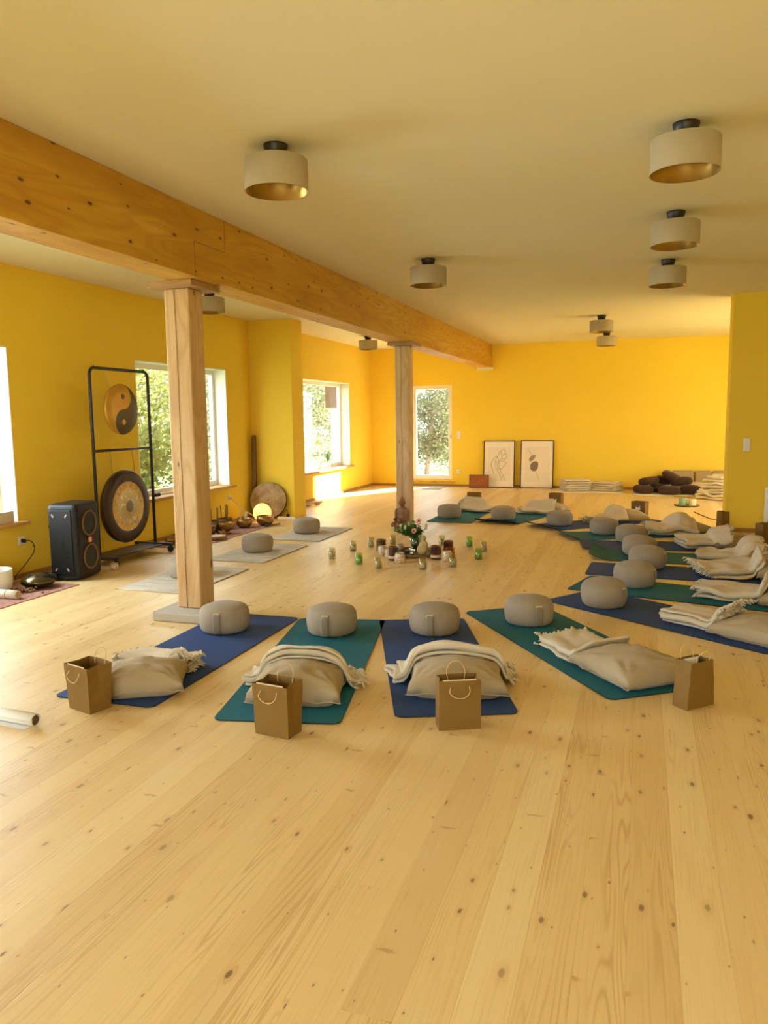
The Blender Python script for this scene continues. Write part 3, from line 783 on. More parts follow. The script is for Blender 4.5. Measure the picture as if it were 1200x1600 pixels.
def make_throw(label, x, y, ang, Lx=0.46, W_=0.30, layers=4, th=0.016, seed=0, base=MT, ends=(1,), messy=1.0, name='throw_blanket', group='folded cotton throws on the mats', mat='throw', fringe=True, nx=34, drape=True, bend=0.0, roll=0.0, cat='throw'):
    """a soft throw folded in layers (serpentine section across local y), laid over what is below it.
    bend: the strip curves sideways (radians over its length); roll: the outer end curls up over itself"""
    t = thing(name, label, cat, (x, y, 0), ang, group)
    rnd = random.Random(seed); ca, sa = cos(ang), sin(ang)
    sec = []; ny = 10
    for k in range(layers):
        yo0 = rnd.uniform(-.07, .07) * messy; yo1 = rnd.uniform(-.07, .07) * messy
        ys = [(-0.5 + yo0) + (1.0 + yo1 - yo0) * j / ny for j in range(ny + 1)]
        if k % 2: ys.reverse()
        for yy in ys: sec.append((yy, k + 0.5, k))
        if k < layers - 1:
            e = ys[-1]; sg = 1 if k % 2 == 0 else -1
            for q in (0.25, 0.5, 0.75):
                sec.append((e + sg * 0.62 * th / W_ * sin(pi * q), k + 0.5 + 0.5 - 0.5 * cos(pi * q), k + q))
    bm = B(); G = []; x0s = [rnd.uniform(-.035, .035) * messy for _ in range(layers + 1)]; x1s = [rnd.uniform(-.035, .035) * messy for _ in range(layers + 1)]
    def place(f, yf, zl, k):
        kk = int(k); lx = -Lx / 2 + x0s[kk] + (Lx + x1s[kk] - x0s[kk]) * f
        ww = W_ * (1 + 0.16 * messy * noise.noise((f * 2.6, seed, 2.2)))
        ly = yf * ww + messy * 0.030 * noise.noise((f * 2.0 + seed, 0.25 * kk, seed)) + messy * 0.010 * noise.noise((f * 6 + seed, kk * 0.7, 4.4))
        lx += messy * 0.022 * noise.noise((yf * 2.6, kk * 0.5, seed + 7))
        zz = zl * th * (1.0 + 0.35 * messy * noise.noise((lx * 5 + seed, ly * 5, 1.3)))
        # long soft folds that every layer follows, running obliquely
        fold = sin(ly * 46 + lx * 15 + 5.0 * noise.noise((lx * 3 + seed, ly * 4, 8.8)) + seed)
        zz += messy * (0.0045 * fold + 0.014 * noise.noise((lx * 5 + seed, ly * 7, 0.5))) * min(1.0, zl)
        if roll and f > 0.72:
            a_ = (f - 0.72) / 0.28 * pi * roll; R = 0.045; lx0 = -Lx / 2 + Lx * 0.72
            lx = lx0 + (R - zz * 0.3) * sin(a_) + (lx - lx0) * 0.25; zz = zz + R * (1 - cos(a_))
        if bend:
            th_ = bend * f; rr = Lx / bend if abs(bend) > 1e-3 else 1e3
            lx, ly = (rr + ly) * sin(bend * (lx / Lx)) , (rr + ly) * cos(bend * (lx / Lx)) - rr
        X, Y = x + lx * ca - ly * sa, y + lx * sa + ly * ca
        h = support(X, Y, base) if drape else base
        return Vector((lx, ly, max(h + zz, base + 0.45 * th + zl * 0.004)))
    for i in range(nx + 1):
        G.append([bm.verts.new(place(i / nx, *q)) for q in sec])
    for a, b in zip(G, G[1:]):
        for j in range(len(sec) - 1): bm.faces.new((a[j], a[j + 1], b[j + 1], b[j]))
    tips = []
    for e in ends:
        row = G[-1] if e > 0 else G[0]; prev = G[-2] if e > 0 else G[1]
        for j, (yf, zl, k) in enumerate(sec):
            if k == int(k) and (int(k) in (layers - 1, layers - 2, 0)): tips.append((row[j].co.copy(), (row[j].co - prev[j].co).normalized()))
    put('folded_cloth', bm, mat, t, True, solid=th * 0.78, sub=1)
    if fringe:
        bm = B()
        for p, d in tips:
            for q in range(2):
                a = p + Vector((rnd.uniform(-.006, .006), rnd.uniform(-.016, .016), rnd.uniform(-.004, .006)))
                d2 = (d + Vector((rnd.uniform(-.6, .6), rnd.uniform(-.9, .9), rnd.uniform(-.3, .5)))).normalized()
                ln = rnd.uniform(.022, .045)
                P3 = [a - d * 0.008, a + d2 * ln * 0.45, a + d2 * ln + Vector((rnd.uniform(-.01, .01), rnd.uniform(-.01, .01), -0.014))]
                for v in P3:
                    X, Y = x + v.x * ca - v.y * sa, y + v.x * sa + v.y * ca
                    v.z = max(v.z, (support(X, Y, base) if drape else base) + 0.005)
                add_tube(bm, P3, [0.005, 0.0065, 0.003], 5)
                add_ball(bm, P3[1], (0.0085, 0.0085, 0.0085), 6, 4)
        o = put('fringe', bm, mat, t, True); o['kind'] = 'stuff'
    return t

def mang(k): c, d, ln, wd = AX[k]; return math.atan2(d[1], d[0])

p = (-2.62, 3.53); make_pillow('crumpled linen pillow on the leftmost blue mat, behind a bag', *p, radians(28), .50, .38, .17, seed=1)
make_throw('folded throw behind the pillow on the leftmost blue mat', -2.74, 3.87, radians(3), .40, .22, 4, .024, seed=11, ends=(1, -1), messy=.8)
make_pillow('linen pillow standing high behind the bag on the front teal mat', -1.72, 3.68, radians(14), .50, .42, .19, seed=2)
make_throw('cord-edged throw draped over the pillow on the front teal mat', -1.80, 3.86, radians(13), .62, .17, 4, .019, seed=12, ends=(1,), messy=1.1, bend=-.25)
make_pillow('linen pillow behind the bag on the blue mat at mid picture', -.93, 4.02, radians(14), .54, .40, .18, seed=3)
make_throw('throw draped over the pillow on the blue front mat, hanging to the left', -1.00, 4.21, radians(16), .66, .20, 3, .027, seed=13, ends=(1,), messy=1.2, bend=.35)
x, y = on_mat(4, 1.66, -.02); make_pillow('long linen pillow on the front teal mat beside the bag with a booklet', x, y, mang(4) + radians(4), .56, .50, .15, seed=4)
x, y = on_mat(4, 1.185, .02); make_throw('smooth throw ending in a fringe, left of the long pillow', x, y, mang(4), .44, .36, 3, .024, seed=14, ends=(-1,), messy=1.0)
x, y = on_mat(5, 1.66, 0); make_pillow('creased linen pillow at the right edge on the dark blue mat', x, y, mang(5), .56, .50, .15, seed=5)
x, y = on_mat(5, 1.20, 0.02); make_throw('neatly folded throw with fringe over the creased pillow at right', x, y, mang(5), .48, .32, 4, .024, seed=15, ends=(1,), messy=.8)
x, y = on_mat(6, 1.74, 0); make_pillow('linen pillow on the second teal mat of the right row, cut by the picture edge', x, y, mang(6), .50, .46, .15, seed=6)
x, y = on_mat(6, 1.34, -.03); make_throw('throw with rolled end on the second teal mat of the right row', x, y, mang(6), .58, .36, 3, .032, seed=16, ends=(-1,), messy=1.3, roll=.6)
x, y = on_mat(7, 1.72, 0); make_pillow('linen pillow under the messy blanket on the dark blue mat at right', x, y, mang(7), .50, .46, .16, seed=7)
x, y = on_mat(7, 1.33, -.02); make_throw('messy throw lowest of the heaped blankets at the right edge', x, y, mang(7) + radians(8), .60, .44, 3, .036, seed=17, ends=(-1,), messy=1.6, bend=.5, roll=.5)
x, y = on_mat(8, 1.70, 0); make_pillow('linen pillow behind the knotted fringe on the upturned teal mat', x, y, mang(8), .50, .46, .16, seed=8)
x, y = on_mat(8, 1.36, .0); make_throw('throw with a knotted fringe lying on the upturned teal mat', x, y, mang(8), .54, .38, 3, .034, seed=18, ends=(1,), messy=1.5, bend=-.4)
x, y = on_mat(9, 1.68, 0); make_pillow('linen pillow on the dark blue mat in front of the partition wall', x, y, mang(9), .54, .46, .14, seed=9)
x, y = on_mat(9, 1.37, 0); make_throw('throw with fringe before the pillow at the partition wall', x, y, mang(9), .52, .42, 3, .036, seed=19, ends=(1,), messy=1.2, bend=.2)
x, y = on_mat(10, 1.62, 0); make_pillow('linen pillow beside the bag at the partition wall corner', x, y, mang(10), .50, .44, .14, seed=10)
x, y = on_mat(10, 1.34, .05); make_throw('big soft throw hiding the pillow by the partition wall corner', x, y, mang(10) - radians(20), .56, .46, 3, .040, seed=20, ends=(-1,), messy=1.3)
x, y = on_mat(11, 1.50, .0); make_pillow('linen pillow in front of the bag with the white bird emblem', x, y, mang(11) - radians(20), .54, .44, .16, seed=21, N=22)
x, y = on_mat(11, 1.12, .0); make_throw('fringed throw on the rippled dark blue mat', x, y, mang(11) + radians(4), .46, .38, 3, .030, seed=22, ends=(-1,), messy=1.1, nx=20)
x, y = on_mat(12, 1.62, .06); make_pillow('linen pillow on the far teal mat below the right framed print', x, y, radians(-8), .58, .44, .15, seed=23, N=22)
x, y = on_mat(12, 1.36, .02); make_throw('ruffled throw in front of the pillow on the second far teal mat', x, y, radians(2), .46, .30, 3, .023, seed=24, ends=(-1,), messy=1.3, nx=20)
x, y = on_mat(13, 1.62, .0); make_pillow('linen pillow peeping out behind the throw on the far left teal mat', x, y, radians(5), .54, .42, .14, seed=25, N=22)
x, y = on_mat(13, 1.40, .14); make_throw('heaped throw on the far left teal mat under the wooden sign', x, y, radians(-6), .50, .36, 3, .026, seed=26, ends=(-1,), messy=1.2, nx=20)

# ------------------------------------------------------------------ paper bags
def make_bag(label, x, y, ang, W_=.19, D_=.11, H=.255, seed=0, top=(1.02, 1.12), emblem=None, inner=True, flat_handle=True, handles=(1, 1), z0=0.0):
    """local -y is the front face"""
    t = thing('paper_bag', label, 'paper bag', (x, y, z0), ang, 'brown paper gift bags')
    bm = B(); rnd = random.Random(seed)
    levels = [0.0, 0.22, 0.55, 0.85, 1.0]; rows = []
    for f in levels:
        w = W_ / 2 * (1 + (top[0] - 1) * f); d = D_ / 2 * (1 + (top[1] - 1) * f)
        g = 0.16 * D_ * max(0.0, f - 0.2)                  # gusset fold pulls the sides in
        jig = lambda: rnd.uniform(-.0025, .0025) * f
        pts = [(-w, -d), (-w * .33, -d - .004 * f), (w * .33, -d - .004 * f), (w, -d), (w - g, 0), (w, d), (w * .33, d + .004 * f), (-w * .33, d + .004 * f), (-w, d), (-w + g, 0)]
        rows.append([bm.verts.new((px + jig(), py + jig(), f * H)) for px, py in pts])
    for a, b in zip(rows, rows[1:]):
        for i in range(10): bm.faces.new((a[i], a[(i + 1) % 10], b[(i + 1) % 10], b[i]))
    bm.faces.new(list(reversed(rows[0])))
    put('bag_body', bm, 'kraft', t, solid=0.0018)
    w = W_ / 2 * top[0]; d = D_ / 2 * top[1]
    if inner:
        bm = B(); add_box(bm, (0, -d + 0.004, H - 0.004), (W_ * .80, 0.0025, 0.016)); put('handle_patch', bm, 'kraftin', t)
    for sgn, hang in ((-1, handles[0]), (1, handles[1])):
        if not hang: continue
        bm = B(); yy = sgn * (d + 0.004)
        if sgn < 0 and flat_handle:  # flops down over the face
            pts = curve_pts([(-.045, yy, H - .03), (-.05, yy - .014, H - .055), (-.02, yy - .018, H - .078), (.02, yy - .018, H - .078), (.045, yy - .014, H - .055), (.045, yy, H - .028)], 6)
        else:
            pts = curve_pts([(-.04, sgn * (d - .006), H - .03), (-.045, yy, H + .02), (-.02, yy + sgn * .012, H + .055), (.02, yy + sgn * .014, H + .056), (.045, yy, H + .02), (.04, sgn * (d - .006), H - .03)], 6)
        add_tube(bm, pts, 0.0020, 6); put('cord_handle', bm, 'cord', t, True)
    if emblem:
        side, ez = emblem
        bm = B(); yy = -d - 0.0065
        if side == 'bird':
            body = [(-.042, -.018), (-.034, .012), (-.018, .026), (-.004, .014), (.010, .004), (.022, .014), (.020, .028), (.030, .034), (.037, .022), (.030, .008), (.042, -.006), (.036, -.022), (.012, -.034), (-.016, -.034)]
        else:
            body = [(-.03, .03), (-.018, .034), (-.004, .006), (.004, .004), (.012, .026), (.026, .028), (.030, .0), (.020, -.026), (-.004, -.028), (-.018, -.006)]
        f1 = [bm.verts.new((a, yy, ez + b)) for a, b in body]; bm.faces.new(f1)
        r = bmesh.ops.extrude_face_region(bm, geom=list(bm.faces))
        for v in r['geom']:
            if isinstance(v, bmesh.types.BMVert): v.co.y += 0.004
        put('emblem', bm, 'emblem', t)
    return t
def bag_from(p0, p1, depth, **k):
    # p0, p1: left and right bottom corners of the face turned to the viewer; the bag lies behind it
    ang = math.atan2(p1[1] - p0[1], p1[0] - p0[0]); mx, my = (p0[0] + p1[0]) / 2, (p0[1] + p1[1]) / 2
    return dict(x=mx - sin(ang) * depth / 2, y=my + cos(ang) * depth / 2, ang=ang, W_=sqrt((p1[0] - p0[0]) ** 2 + (p1[1] - p0[1]) ** 2), D_=depth, **k)
make_bag('brown paper bag leftmost in front, by the blue mat corner', **bag_from((-2.82, 3.19), (-2.649, 3.139), .125, H=.245, seed=1, top=(1.12, 1.2)))
make_bag('brown paper bag in front of the pillow on the front teal mat', **bag_from((-1.72, 3.175), (-1.535, 3.15), .115, H=.255, seed=2, top=(1.04, 1.2)))
make_bag('brown paper bag leaning before the pillow on the blue mat at mid picture', **bag_from((-.884, 3.453), (-.699, 3.535), .10, H=.245, seed=3, top=(1.0, 1.0)))
b4 = make_bag('narrow-topped brown paper bag holding a white booklet, right in front', **bag_from((.257, 4.054), (.395, 4.19), .095, H=.245, seed=4, top=(.78, 1.05), inner=False, flat_handle=False))
make_bag('brown paper bag cut by the right picture edge', **bag_from((1.32, 9.50), (1.47, 9.62), .10, H=.25, seed=5, top=(.9, 1.1), inner=False, flat_handle=False))
make_bag('brown paper bag standing against the partition wall corner', **bag_from((.945, 10.69), (1.0, 10.56), .10, H=.255, seed=6, top=(.85, 1.0), inner=False, flat_handle=False, handles=(0, 1)))
make_bag('brown paper bag with a white bird emblem, before the brown cushions', **bag_from((-.107, 11.66), (.077, 11.56), .10, H=.25, seed=7, emblem=('bird', .155), inner=False, handles=(0, 0)))
make_bag('brown paper bag with a small pale emblem, below the folded blankets', **bag_from((-1.39, 12.62), (-1.19, 12.57), .10, H=.25, seed=8, emblem=('crest', .13), inner=False, handles=(0, 0)))
make_bag('brown paper bag in front of the wooden sign', **bag_from((-2.76, 12.75), (-2.54, 12.77), .10, H=.22, seed=9, inner=False, flat_handle=False, handles=(0, 1)))
# booklet in the right front bag
bm = B(); add_box(bm, (0, 0, 0.10), (0.10, 0.006, 0.20)); add_box(bm, (0.01, 0.009, 0.095), (0.09, 0.004, 0.19))
o = put('booklet', bm, 'paper', None, loc=(b4.location.x, b4.location.y, 0.045)); o.rotation_euler = (radians(-8), 0, b4.rotation_euler[2])
tag(o, 'white booklet sticking up inside the right front paper bag', 'booklet')

# paper roll at the left foreground
t = thing('paper_roll', 'white paper roll lying on the floor at the left edge', 'paper roll', (-2.80, 2.93, 0.035), radians(176))
bm = B(); pts = []
n = 40; rings = []
for k in range(34):
    a = k * 2 * pi / 16; rings.append((0.034 - 0.0003 * k, a))
rows = [[bm.verts.new((xx, r * cos(a), r * sin(a))) for r, a in rings] for xx in (0, 0.25, 0.5, 0.75)]
for a, b in zip(rows, rows[1:]):
    for i in range(len(rings) - 1): bm.faces.new((a[i], a[i + 1], b[i + 1], b[i]))
put('rolled_sheet', bm, 'paper', t, True, solid=0.0006)
bm = B()
for xx, flap in ((0, 0), ):
    g = [[bm.verts.new((xq, yq * 1.0 + 0.0, zq)) for xq in (0.03, 0.3, 0.72)] for yq, zq in ((0.010, -0.0335), (0.03, -0.0338), (0.05, -0.0335))]
    for a, b in zip(g, g[1:]):
        for i in range(2): bm.faces.new((a[i], a[i + 1], b[i + 1], b[i]))
put('loose_edge', bm, 'paper', t, solid=0.0006)
bm = B(); add_tube(bm, [(0.004, 0, 0), (0.75, 0, 0)], 0.024, 20); put('cardboard_core', bm, 'bronze', t, True)

# ------------------------------------------------------------------ candles round the centre
def make_glass(glass, wax, r=.039, h=.115, wh=.075):
    t = thing('candle_glass', '', 'candle', group='candle glasses round the centre')
    bm = B(); add_lathe(bm, [(r * .92, 0.0), (r, .008), (r, h), (r - .003, h), (r - .003, .012), (r * .8, .010)], 28, cap0=True, cap1=True); put('glass_cup', bm, glass, t, True)
    bm = B(); add_lathe(bm, [(r * .8, .0125), (r - .004, .013), (r - .004, wh), (r * .6, wh - .002), (.004, wh - .002)], 24); put('wax_fill', bm, wax, t, True)
    bm = B(); add_tube(bm, [(0, 0, wh - .003), (0.001, 0, wh + .012)], .0015, 6); put('wick', bm, 'wick', t)
    return t
GG, GN = make_glass('greyg', 'wax'), make_glass('greeng', 'waxgreen')
ring = [(-3.115, 7.58, 0, 'grey candle glass farthest left of the ring of candles'), (-3.063, 8.085, 0, 'second grey candle glass from the left, behind a green one'),
        (-2.952, 8.38, 0, 'third grey candle glass from the left, back row'), (-2.722, 7.35, 1, 'green candle glass on the left of the ring'),
        (-2.455, 7.18, 0, 'grey candle glass in front of the speckled jars at left'), (-2.015, 7.26, 0, 'grey candle glass front of the tray, right of middle'),
        (-1.759, 7.46, 0, 'grey candle glass just right of the clear jars'), (-1.596, 7.94, 1, 'front green candle glass on the right of the ring'),
        (-1.633, 8.41, 0, 'grey candle glass farthest right of the ring'), (-1.856, 8.70, 1, 'back green candle glass on the right of the ring'),
        (-2.761, 8.62, 0, 'grey candle glass behind the jars, left of the flowers'), (-2.297, 8.88, 0, 'grey candle glass behind the flowers and sand figure')]
ring[11] = (-2.18, 8.68, 0, 'grey candle glass behind the jars, right of the sand figure')
used = [0, 0]
for x, y, g, lb in ring:
    src = (GG, GN)[g]
    if not used[g]: src.location = (x, y, 0); src['label'] = lb; used[g] = 1
    else: dup(src, (x, y, 0), random.uniform(0, 6), lb)

def make_jar(label, x, y, glass, r=.05, h=.125, wax='wax', lab=False, wh=.06):
    t = thing('candle_jar', label, 'candle jar', (x, y, 0), random.uniform(0, 1), 'glass candle jars round the tray')
    bm = B(); add_lathe(bm, [(r * .9, 0), (r, .01), (r, h - .012), (r * .96, h), (r * .92, h), (r - .004, h - .014), (r - .004, .012), (r * .8, .010)], 32); put('jar_glass', bm, glass, t, True)
    bm = B(); add_lathe(bm, [(r * .8, .013), (r - .0055, .014), (r - .0055, wh), (.004, wh)], 28); put('wax_fill', bm, wax, t, True)
    if lab:
        bm = B(); add_lathe(bm, [(r + .0012, h * .14), (r + .0012, h * .34)], 32, cap0=False, cap1=False); put('label_band', bm, 'label', t, True)
    return t
def make_votive(label, x, y, r=.05, h=.085):
    t = thing('speckled_votive', label, 'candle holder', (x, y, 0), random.uniform(0, 6), 'speckled glass tealight holders')
    n = 40; bm = B(); prof = [(r * .75, 0), (r * .95, .012), (r, h * .45), (r * .95, h * .75), (r * .78, h * .92), (r * .80, h), (r * .74, h), (r * .72, h * .9), (r * .9, h * .5), (r * .7, .012)]
    add_lathe(bm, prof, n); 
    for v in bm.verts:
        d = 1 + .02 * noise.noise(v.co * 90); v.co.x *= d; v.co.y *= d
    put('glass_bowl', bm, SPK, t, True)
    bm = B(); add_lathe(bm, [(.019, .014), (.019, .03), (.004, .03)], 16); put('tealight', bm, 'wax', t, True)
    return t
g = NT('speckled_glass'); nz = g.noise(g.obj(), 110.0, 3.0)
SPK = g.fin(g.ramp(nz, [(0.36, (0.20, 0.10, 0.04)), (0.5, (0.58, 0.40, 0.24)), (0.62, (0.80, 0.68, 0.50))]), 0.25)
make_jar('dark olive jar standing behind the left speckled votive', -2.74, 8.12, 'olive', .056, .14)
make_jar('amber brown jar with a label band at the left of the tray', -2.45, 7.66, 'amber', .054, .145, lab=True)
make_jar('amber brown jar with a label band at the right of the tray', -2.03, 7.82, 'amber', .055, .145, lab=True)
make_jar('amber brown jar without label, behind the yellow jar', -1.985, 8.19, 'amber', .055, .14)
make_jar('yellow glass jar between the brown jar and a speckled votive', -1.90, 7.93, 'yellowg', .05, .11)
make_votive('speckled votive in front of the olive jar', -2.65, 7.90, .055, .105)
make_votive('speckled votive front left of the tray, lowest of the left jars', -2.335, 7.52, .058, .105)
make_votive('slim speckled votive between two left jars', -2.54, 7.78, .045, .095)
make_votive('speckled votive front right, below the yellow jar', -1.89, 7.75, .056, .105)
make_votive('dark small votive behind the left amber jar', -2.55, 8.22, .05, .075)
make_votive('small votive between the sand figure and the right jars', -2.13, 8.08, .05, .085)

# tray, vase, flowers, statues
t = thing('round_tray', 'low round wooden tray under the vase', 'tray', (-2.33, 8.05, 0))
bm = B(); add_lathe(bm, [(.24, 0), (.275, .006), (.285, .03), (.277, .032), (.268, .014), (.02, .012)], 56); put('tray_dish', bm, 'traymat', t, True)
bm = B(); add_tube(bm, [(.281 * cos(a * pi / 24), .281 * sin(a * pi / 24), .031) for a in range(48)], .005, 6, True); put('rim', bm, 'brass', t, True)
VX, VY = -2.325, 8.10
t = thing('flower_vase', 'greenish glass vase full of stems on the tray', 'vase', (VX, VY, 0.0135))
bm = B(); add_lathe(bm, [(.045, 0), (.05, .006), (.058, .08), (.085, .19), (.082, .19), (.054, .08), (.044, .012), (.01, .010)], 36); put('vase_glass', bm, 'vaseg', t, True)
bm = B(); add_lathe(bm, [(.042, .013), (.05, .08), (.06, .12), (.004, .12)], 28); put('water', bm, 'clearg', t, True)
rnd = random.Random(5)
t = thing('leafy_greens', 'bushy green foliage of the bouquet in the glass vase', 'greenery', (VX, VY, 0))
bm = B(); bl = B()
for k in range(80):
    a = rnd.uniform(0, 2 * pi); el = rnd.uniform(.25, 1.0); L_ = rnd.uniform(.10, .21)
    tip = Vector((cos(a) * L_ * el * .95 - .075, sin(a) * L_ * el - .02, .20 + L_ * (1.05 - el * .75)))
    if tip.z > .38: tip.z = .38
    mid = Vector((cos(a) * .03 - .01, sin(a) * .03, .19))
    add_tube(bm, curve_pts([(cos(a) * .018, sin(a) * .018, .03), mid, tip], 4), .0022, 5)
    for q in range(7):
        f = 0.3 + 0.7 * q / 6; c = mid.lerp(tip, f); b = a + rnd.uniform(-1.6, 1.6)
        d = Vector((cos(b), sin(b), rnd.uniform(-.35, .6))).normalized(); s = d.cross(Vector((0, 0, 1))).normalized(); up = s.cross(d)
        ln, wd = rnd.uniform(.034, .055), rnd.uniform(.010, .016)
        v = [c, c + d * ln * .45 + s * wd + up * .004, c + d * ln - up * .006, c + d * ln * .45 - s * wd + up * .004, c + d * ln * .5 - up * .002]
        vs = [bl.verts.new(w_) for w_ in v]
        bl.faces.new((vs[0], vs[1], vs[4])); bl.faces.new((vs[1], vs[2], vs[4])); bl.faces.new((vs[2], vs[3], vs[4])); bl.faces.new((vs[3], vs[0], vs[4]))
put('stems', bm, 'stem', t, True); o = put('leaves', bl, 'leaf', t); o['kind'] = 'stuff'
def make_bloom(label, dx, dy, z, kind, face=(-.2, -1, .4)):
    t = thing('cut_flower', label, 'flower', (VX, VY, 0), 0, 'flowers in the glass vase')
    bm = B(); c = Vector((dx, dy, z)); add_tube(bm, curve_pts([(dx * .15, dy * .15, .05), (dx * .35, dy * .35, .2), c], 5), .003, 6); put('flower_stem', bm, 'stem', t, True)
    q = Vector(face).normalized().to_track_quat('Z', 'Y')
    bm = B()
    if kind == 'pink':
        for lay, (n_, r_, tl) in enumerate(((16, .036, .15), (14, .029, .4))):
            for k in range(n_):
                a = 2 * pi * k / n_ + lay * .2
                P_ = [Vector((cos(a + s_) * rr, sin(a + s_) * rr, tl * rr)) for s_, rr in ((0, .006), (.22, r_ * .7), (0, r_), (-.22, r_ * .7))]
                bm.faces.new([bm.verts.new(c + q @ v) for v in P_])
        put('petals', bm, 'pink', t, solid=.001)
        bm = B(); add_ball(bm, (0, 0, 0), (.012, .012, .006), 12, 6)
        for v in bm.verts: v.co = c + q @ (v.co + Vector((0, 0, .005)))
        put('flower_eye', bm, 'flowereye', t, True)
    else:
        add_ball(bm, c + Vector((0, 0, .018)), (.016, .016, .028), 12, 8); put('closed_petals', bm, 'bud', t, True)
    return t
make_bloom('pink gerbera highest on the right of the bouquet', .04, -.02, .365, 'pink')
make_bloom('pink gerbera low on the right of the bouquet', .005, -.10, .265, 'pink')
make_bloom('pale green bud at the left of the bouquet', -.15, -.08, .29, 'bud'); make_bloom('pale green bud at the middle front of the bouquet', -.09, -.11, .285, 'bud')
make_bloom('pale green bud above the middle of the bouquet', -.07, -.06, .315, 'bud'); make_bloom('small whitish bud at the far left tip of the bouquet', -.24, -.06, .255, 'bud')
make_bloom('bud leaning out at the far right of the bouquet', .12, -.03, .30, 'bud')

def remesh_figure(name, label, cat, loc, rz, blobs, mat, vox, scale=1.0):
    t = thing(name, label, cat, loc, rz)
    bm = B()
    for c, s in blobs: add_ball(bm, [v * scale for v in c], [v * scale for v in s], 20, 14)
    o = put('carved_body', bm, mat, t, True)
    md = o.modifiers.new('remesh', 'REMESH'); md.mode = 'VOXEL'; md.voxel_size = vox; md.use_smooth_shade = True
    md = o.modifiers.new('smooth', 'SMOOTH'); md.iterations = 3; md.factor = .5
    return t
seated = [((0, 0, .05), (.17, .12, .05)), ((-.12, -.06, .05), (.07, .08, .045)), ((.12, -.06, .05), (.07, .08, .045)), ((0, .02, .14), (.10, .075, .10)), ((0, .02, .23), (.115, .07, .075)),
          ((-.115, .0, .20), (.035, .04, .08)), ((.115, .0, .20), (.035, .04, .08)), ((-.09, -.06, .13), (.03, .075, .03)), ((.09, -.06, .13), (.03, .075, .03)), ((0, -.10, .12), (.05, .035, .028)),
          ((0, .02, .31), (.03, .03, .04)), ((0, 0, .365), (.046, .052, .058)), ((0, .01, .425), (.026, .026, .024)), ((0, -.052, .36), (.008, .012, .014)), ((-.048, .005, .36), (.01, .014, .026)), ((.048, .005, .36), (.01, .014, .026)), ((0, .004, .395), (.046, .046, .035)),
          ((-.018, -.046, .374), (.012, .008, .005)), ((.018, -.046, .374), (.012, .008, .005)), ((0, -.048, .338), (.014, .008, .005))]
remesh_figure('wooden_statue', 'brown carved wooden seated statue in front of the far post', 'statue', (-3.045, 9.92, 0), radians(-14), [((c[0] * .76, c[1] * .8, c[2]), (s_[0] * .76, s_[1] * .8, s_[2])) if c[2] < .3 else (c, (s_[0] * .85, s_[1], s_[2])) for c, s_ in seated], 'buddhaw', .006, .97)
sitting = [((0, 0, .04), (.06, .05, .035)), ((0, 0, .085), (.05, .042, .06)), ((0, .002, .13), (.048, .036, .04)), ((0, -.004, .20), (.03, .032, .036)), ((0, 0, .165), (.018, .018, .02)), ((-.045, -.01, .10), (.018, .022, .045)), ((.045, -.01, .10), (.018, .022, .045)), ((0, -.04, .07), (.03, .02, .016)), ((0, -.035, .198), (.005, .007, .008)), ((-.03, 0, .2), (.006, .008, .014)), ((.03, 0, .2), (.006, .008, .014)), ((-.04, -.03, .035), (.035, .03, .022)), ((.04, -.03, .035), (.035, .03, .022))]
t = remesh_figure('sand_figure', 'small sand coloured seated figure right of the vase', 'statue', (-2.205, 7.985, .0135), radians(-20), sitting, 'sand', .004, .9)
t = thing('shell_disc', 'pale round shell leaning against the sand figure', 'shell', (-2.205, 7.90, .03))
bm = B(); add_ball(bm, (0, 0, .05), (.055, .012, .055), 24, 12); put('shell_face', bm, 'sand', t, True)
t = thing('silver_figurine', 'small silver figurine in front of the vase', 'figurine', (-2.315, 7.90, .0135))
bm = B()
for c, s in (((0, 0, .02), (.022, .018, .022)), ((0, 0, .05), (.014, .012, .03)), ((-.02, 0, .055), (.018, .006, .028)), ((.02, 0, .05), (.018, .006, .024)), ((0, 0, .085), (.01, .01, .011))): add_ball(bm, c, s, 12, 8)
put('cast_body', bm, 'silver', t, True)
for i, (x, y, sx, lb) in enumerate(((-2.43, 7.94, .055, 'dark flat stone on the tray, left of the silver figurine'), (-2.47, 8.03, .04, 'dark stone at the left rim of the tray'), (-2.40, 8.06, .035, 'rounded dark stone behind the flat one on the tray'))):
    bm = B(); add_ball(bm, (0, 0, .02), (sx, sx * .7, .02), 14, 8)
    for v in bm.verts: v.co *= 1 + .18 * noise.noise(v.co * 30 + Vector((i * 3, 0, 0)))
    tag(put('dark_stone', bm, 'slate', None, True, (x, y, .0145)), lb, 'stone', 'stones on the tray')

# ------------------------------------------------------------------ gong stand
GXX, GY0, GY1 = -5.27, 6.53, 7.50
t = thing('gong_stand', 'tall dark tube stand on wheels carrying two gongs', 'gong stand', (GXX, (GY0 + GY1) / 2, 0))
hl = (GY1 - GY0) / 2
bm = B()
corner = [(0, -hl, 1.93)] + [(0, -hl + .07 * (1 - cos(a)), 1.96 + .07 * sin(a)) for a in (0.3, .8, 1.2, pi / 2)] + [(0, hl - .07 * (1 - cos(a)), 1.96 + .07 * sin(a)) for a in (pi / 2, 1.2, .8, .3)] + [(0, hl, 1.93)]
add_tube(bm, [(0, -hl, .09)] + corner + [(0, hl, .09)], .017, 12); put('tube_frame', bm, 'darktube', t, True)
bm = B(); add_tube(bm, [(0, -hl, 1.19), (0, hl, 1.19)], .014, 10); put('cross_bar', bm, 'darktube', t, True)
bm = B()
for s in (-1, 1): add_box(bm, (-.02, s * hl, .09), (.50, .045, .03))
put('foot_rail', bm, 'darktube', t, bevel=.004)
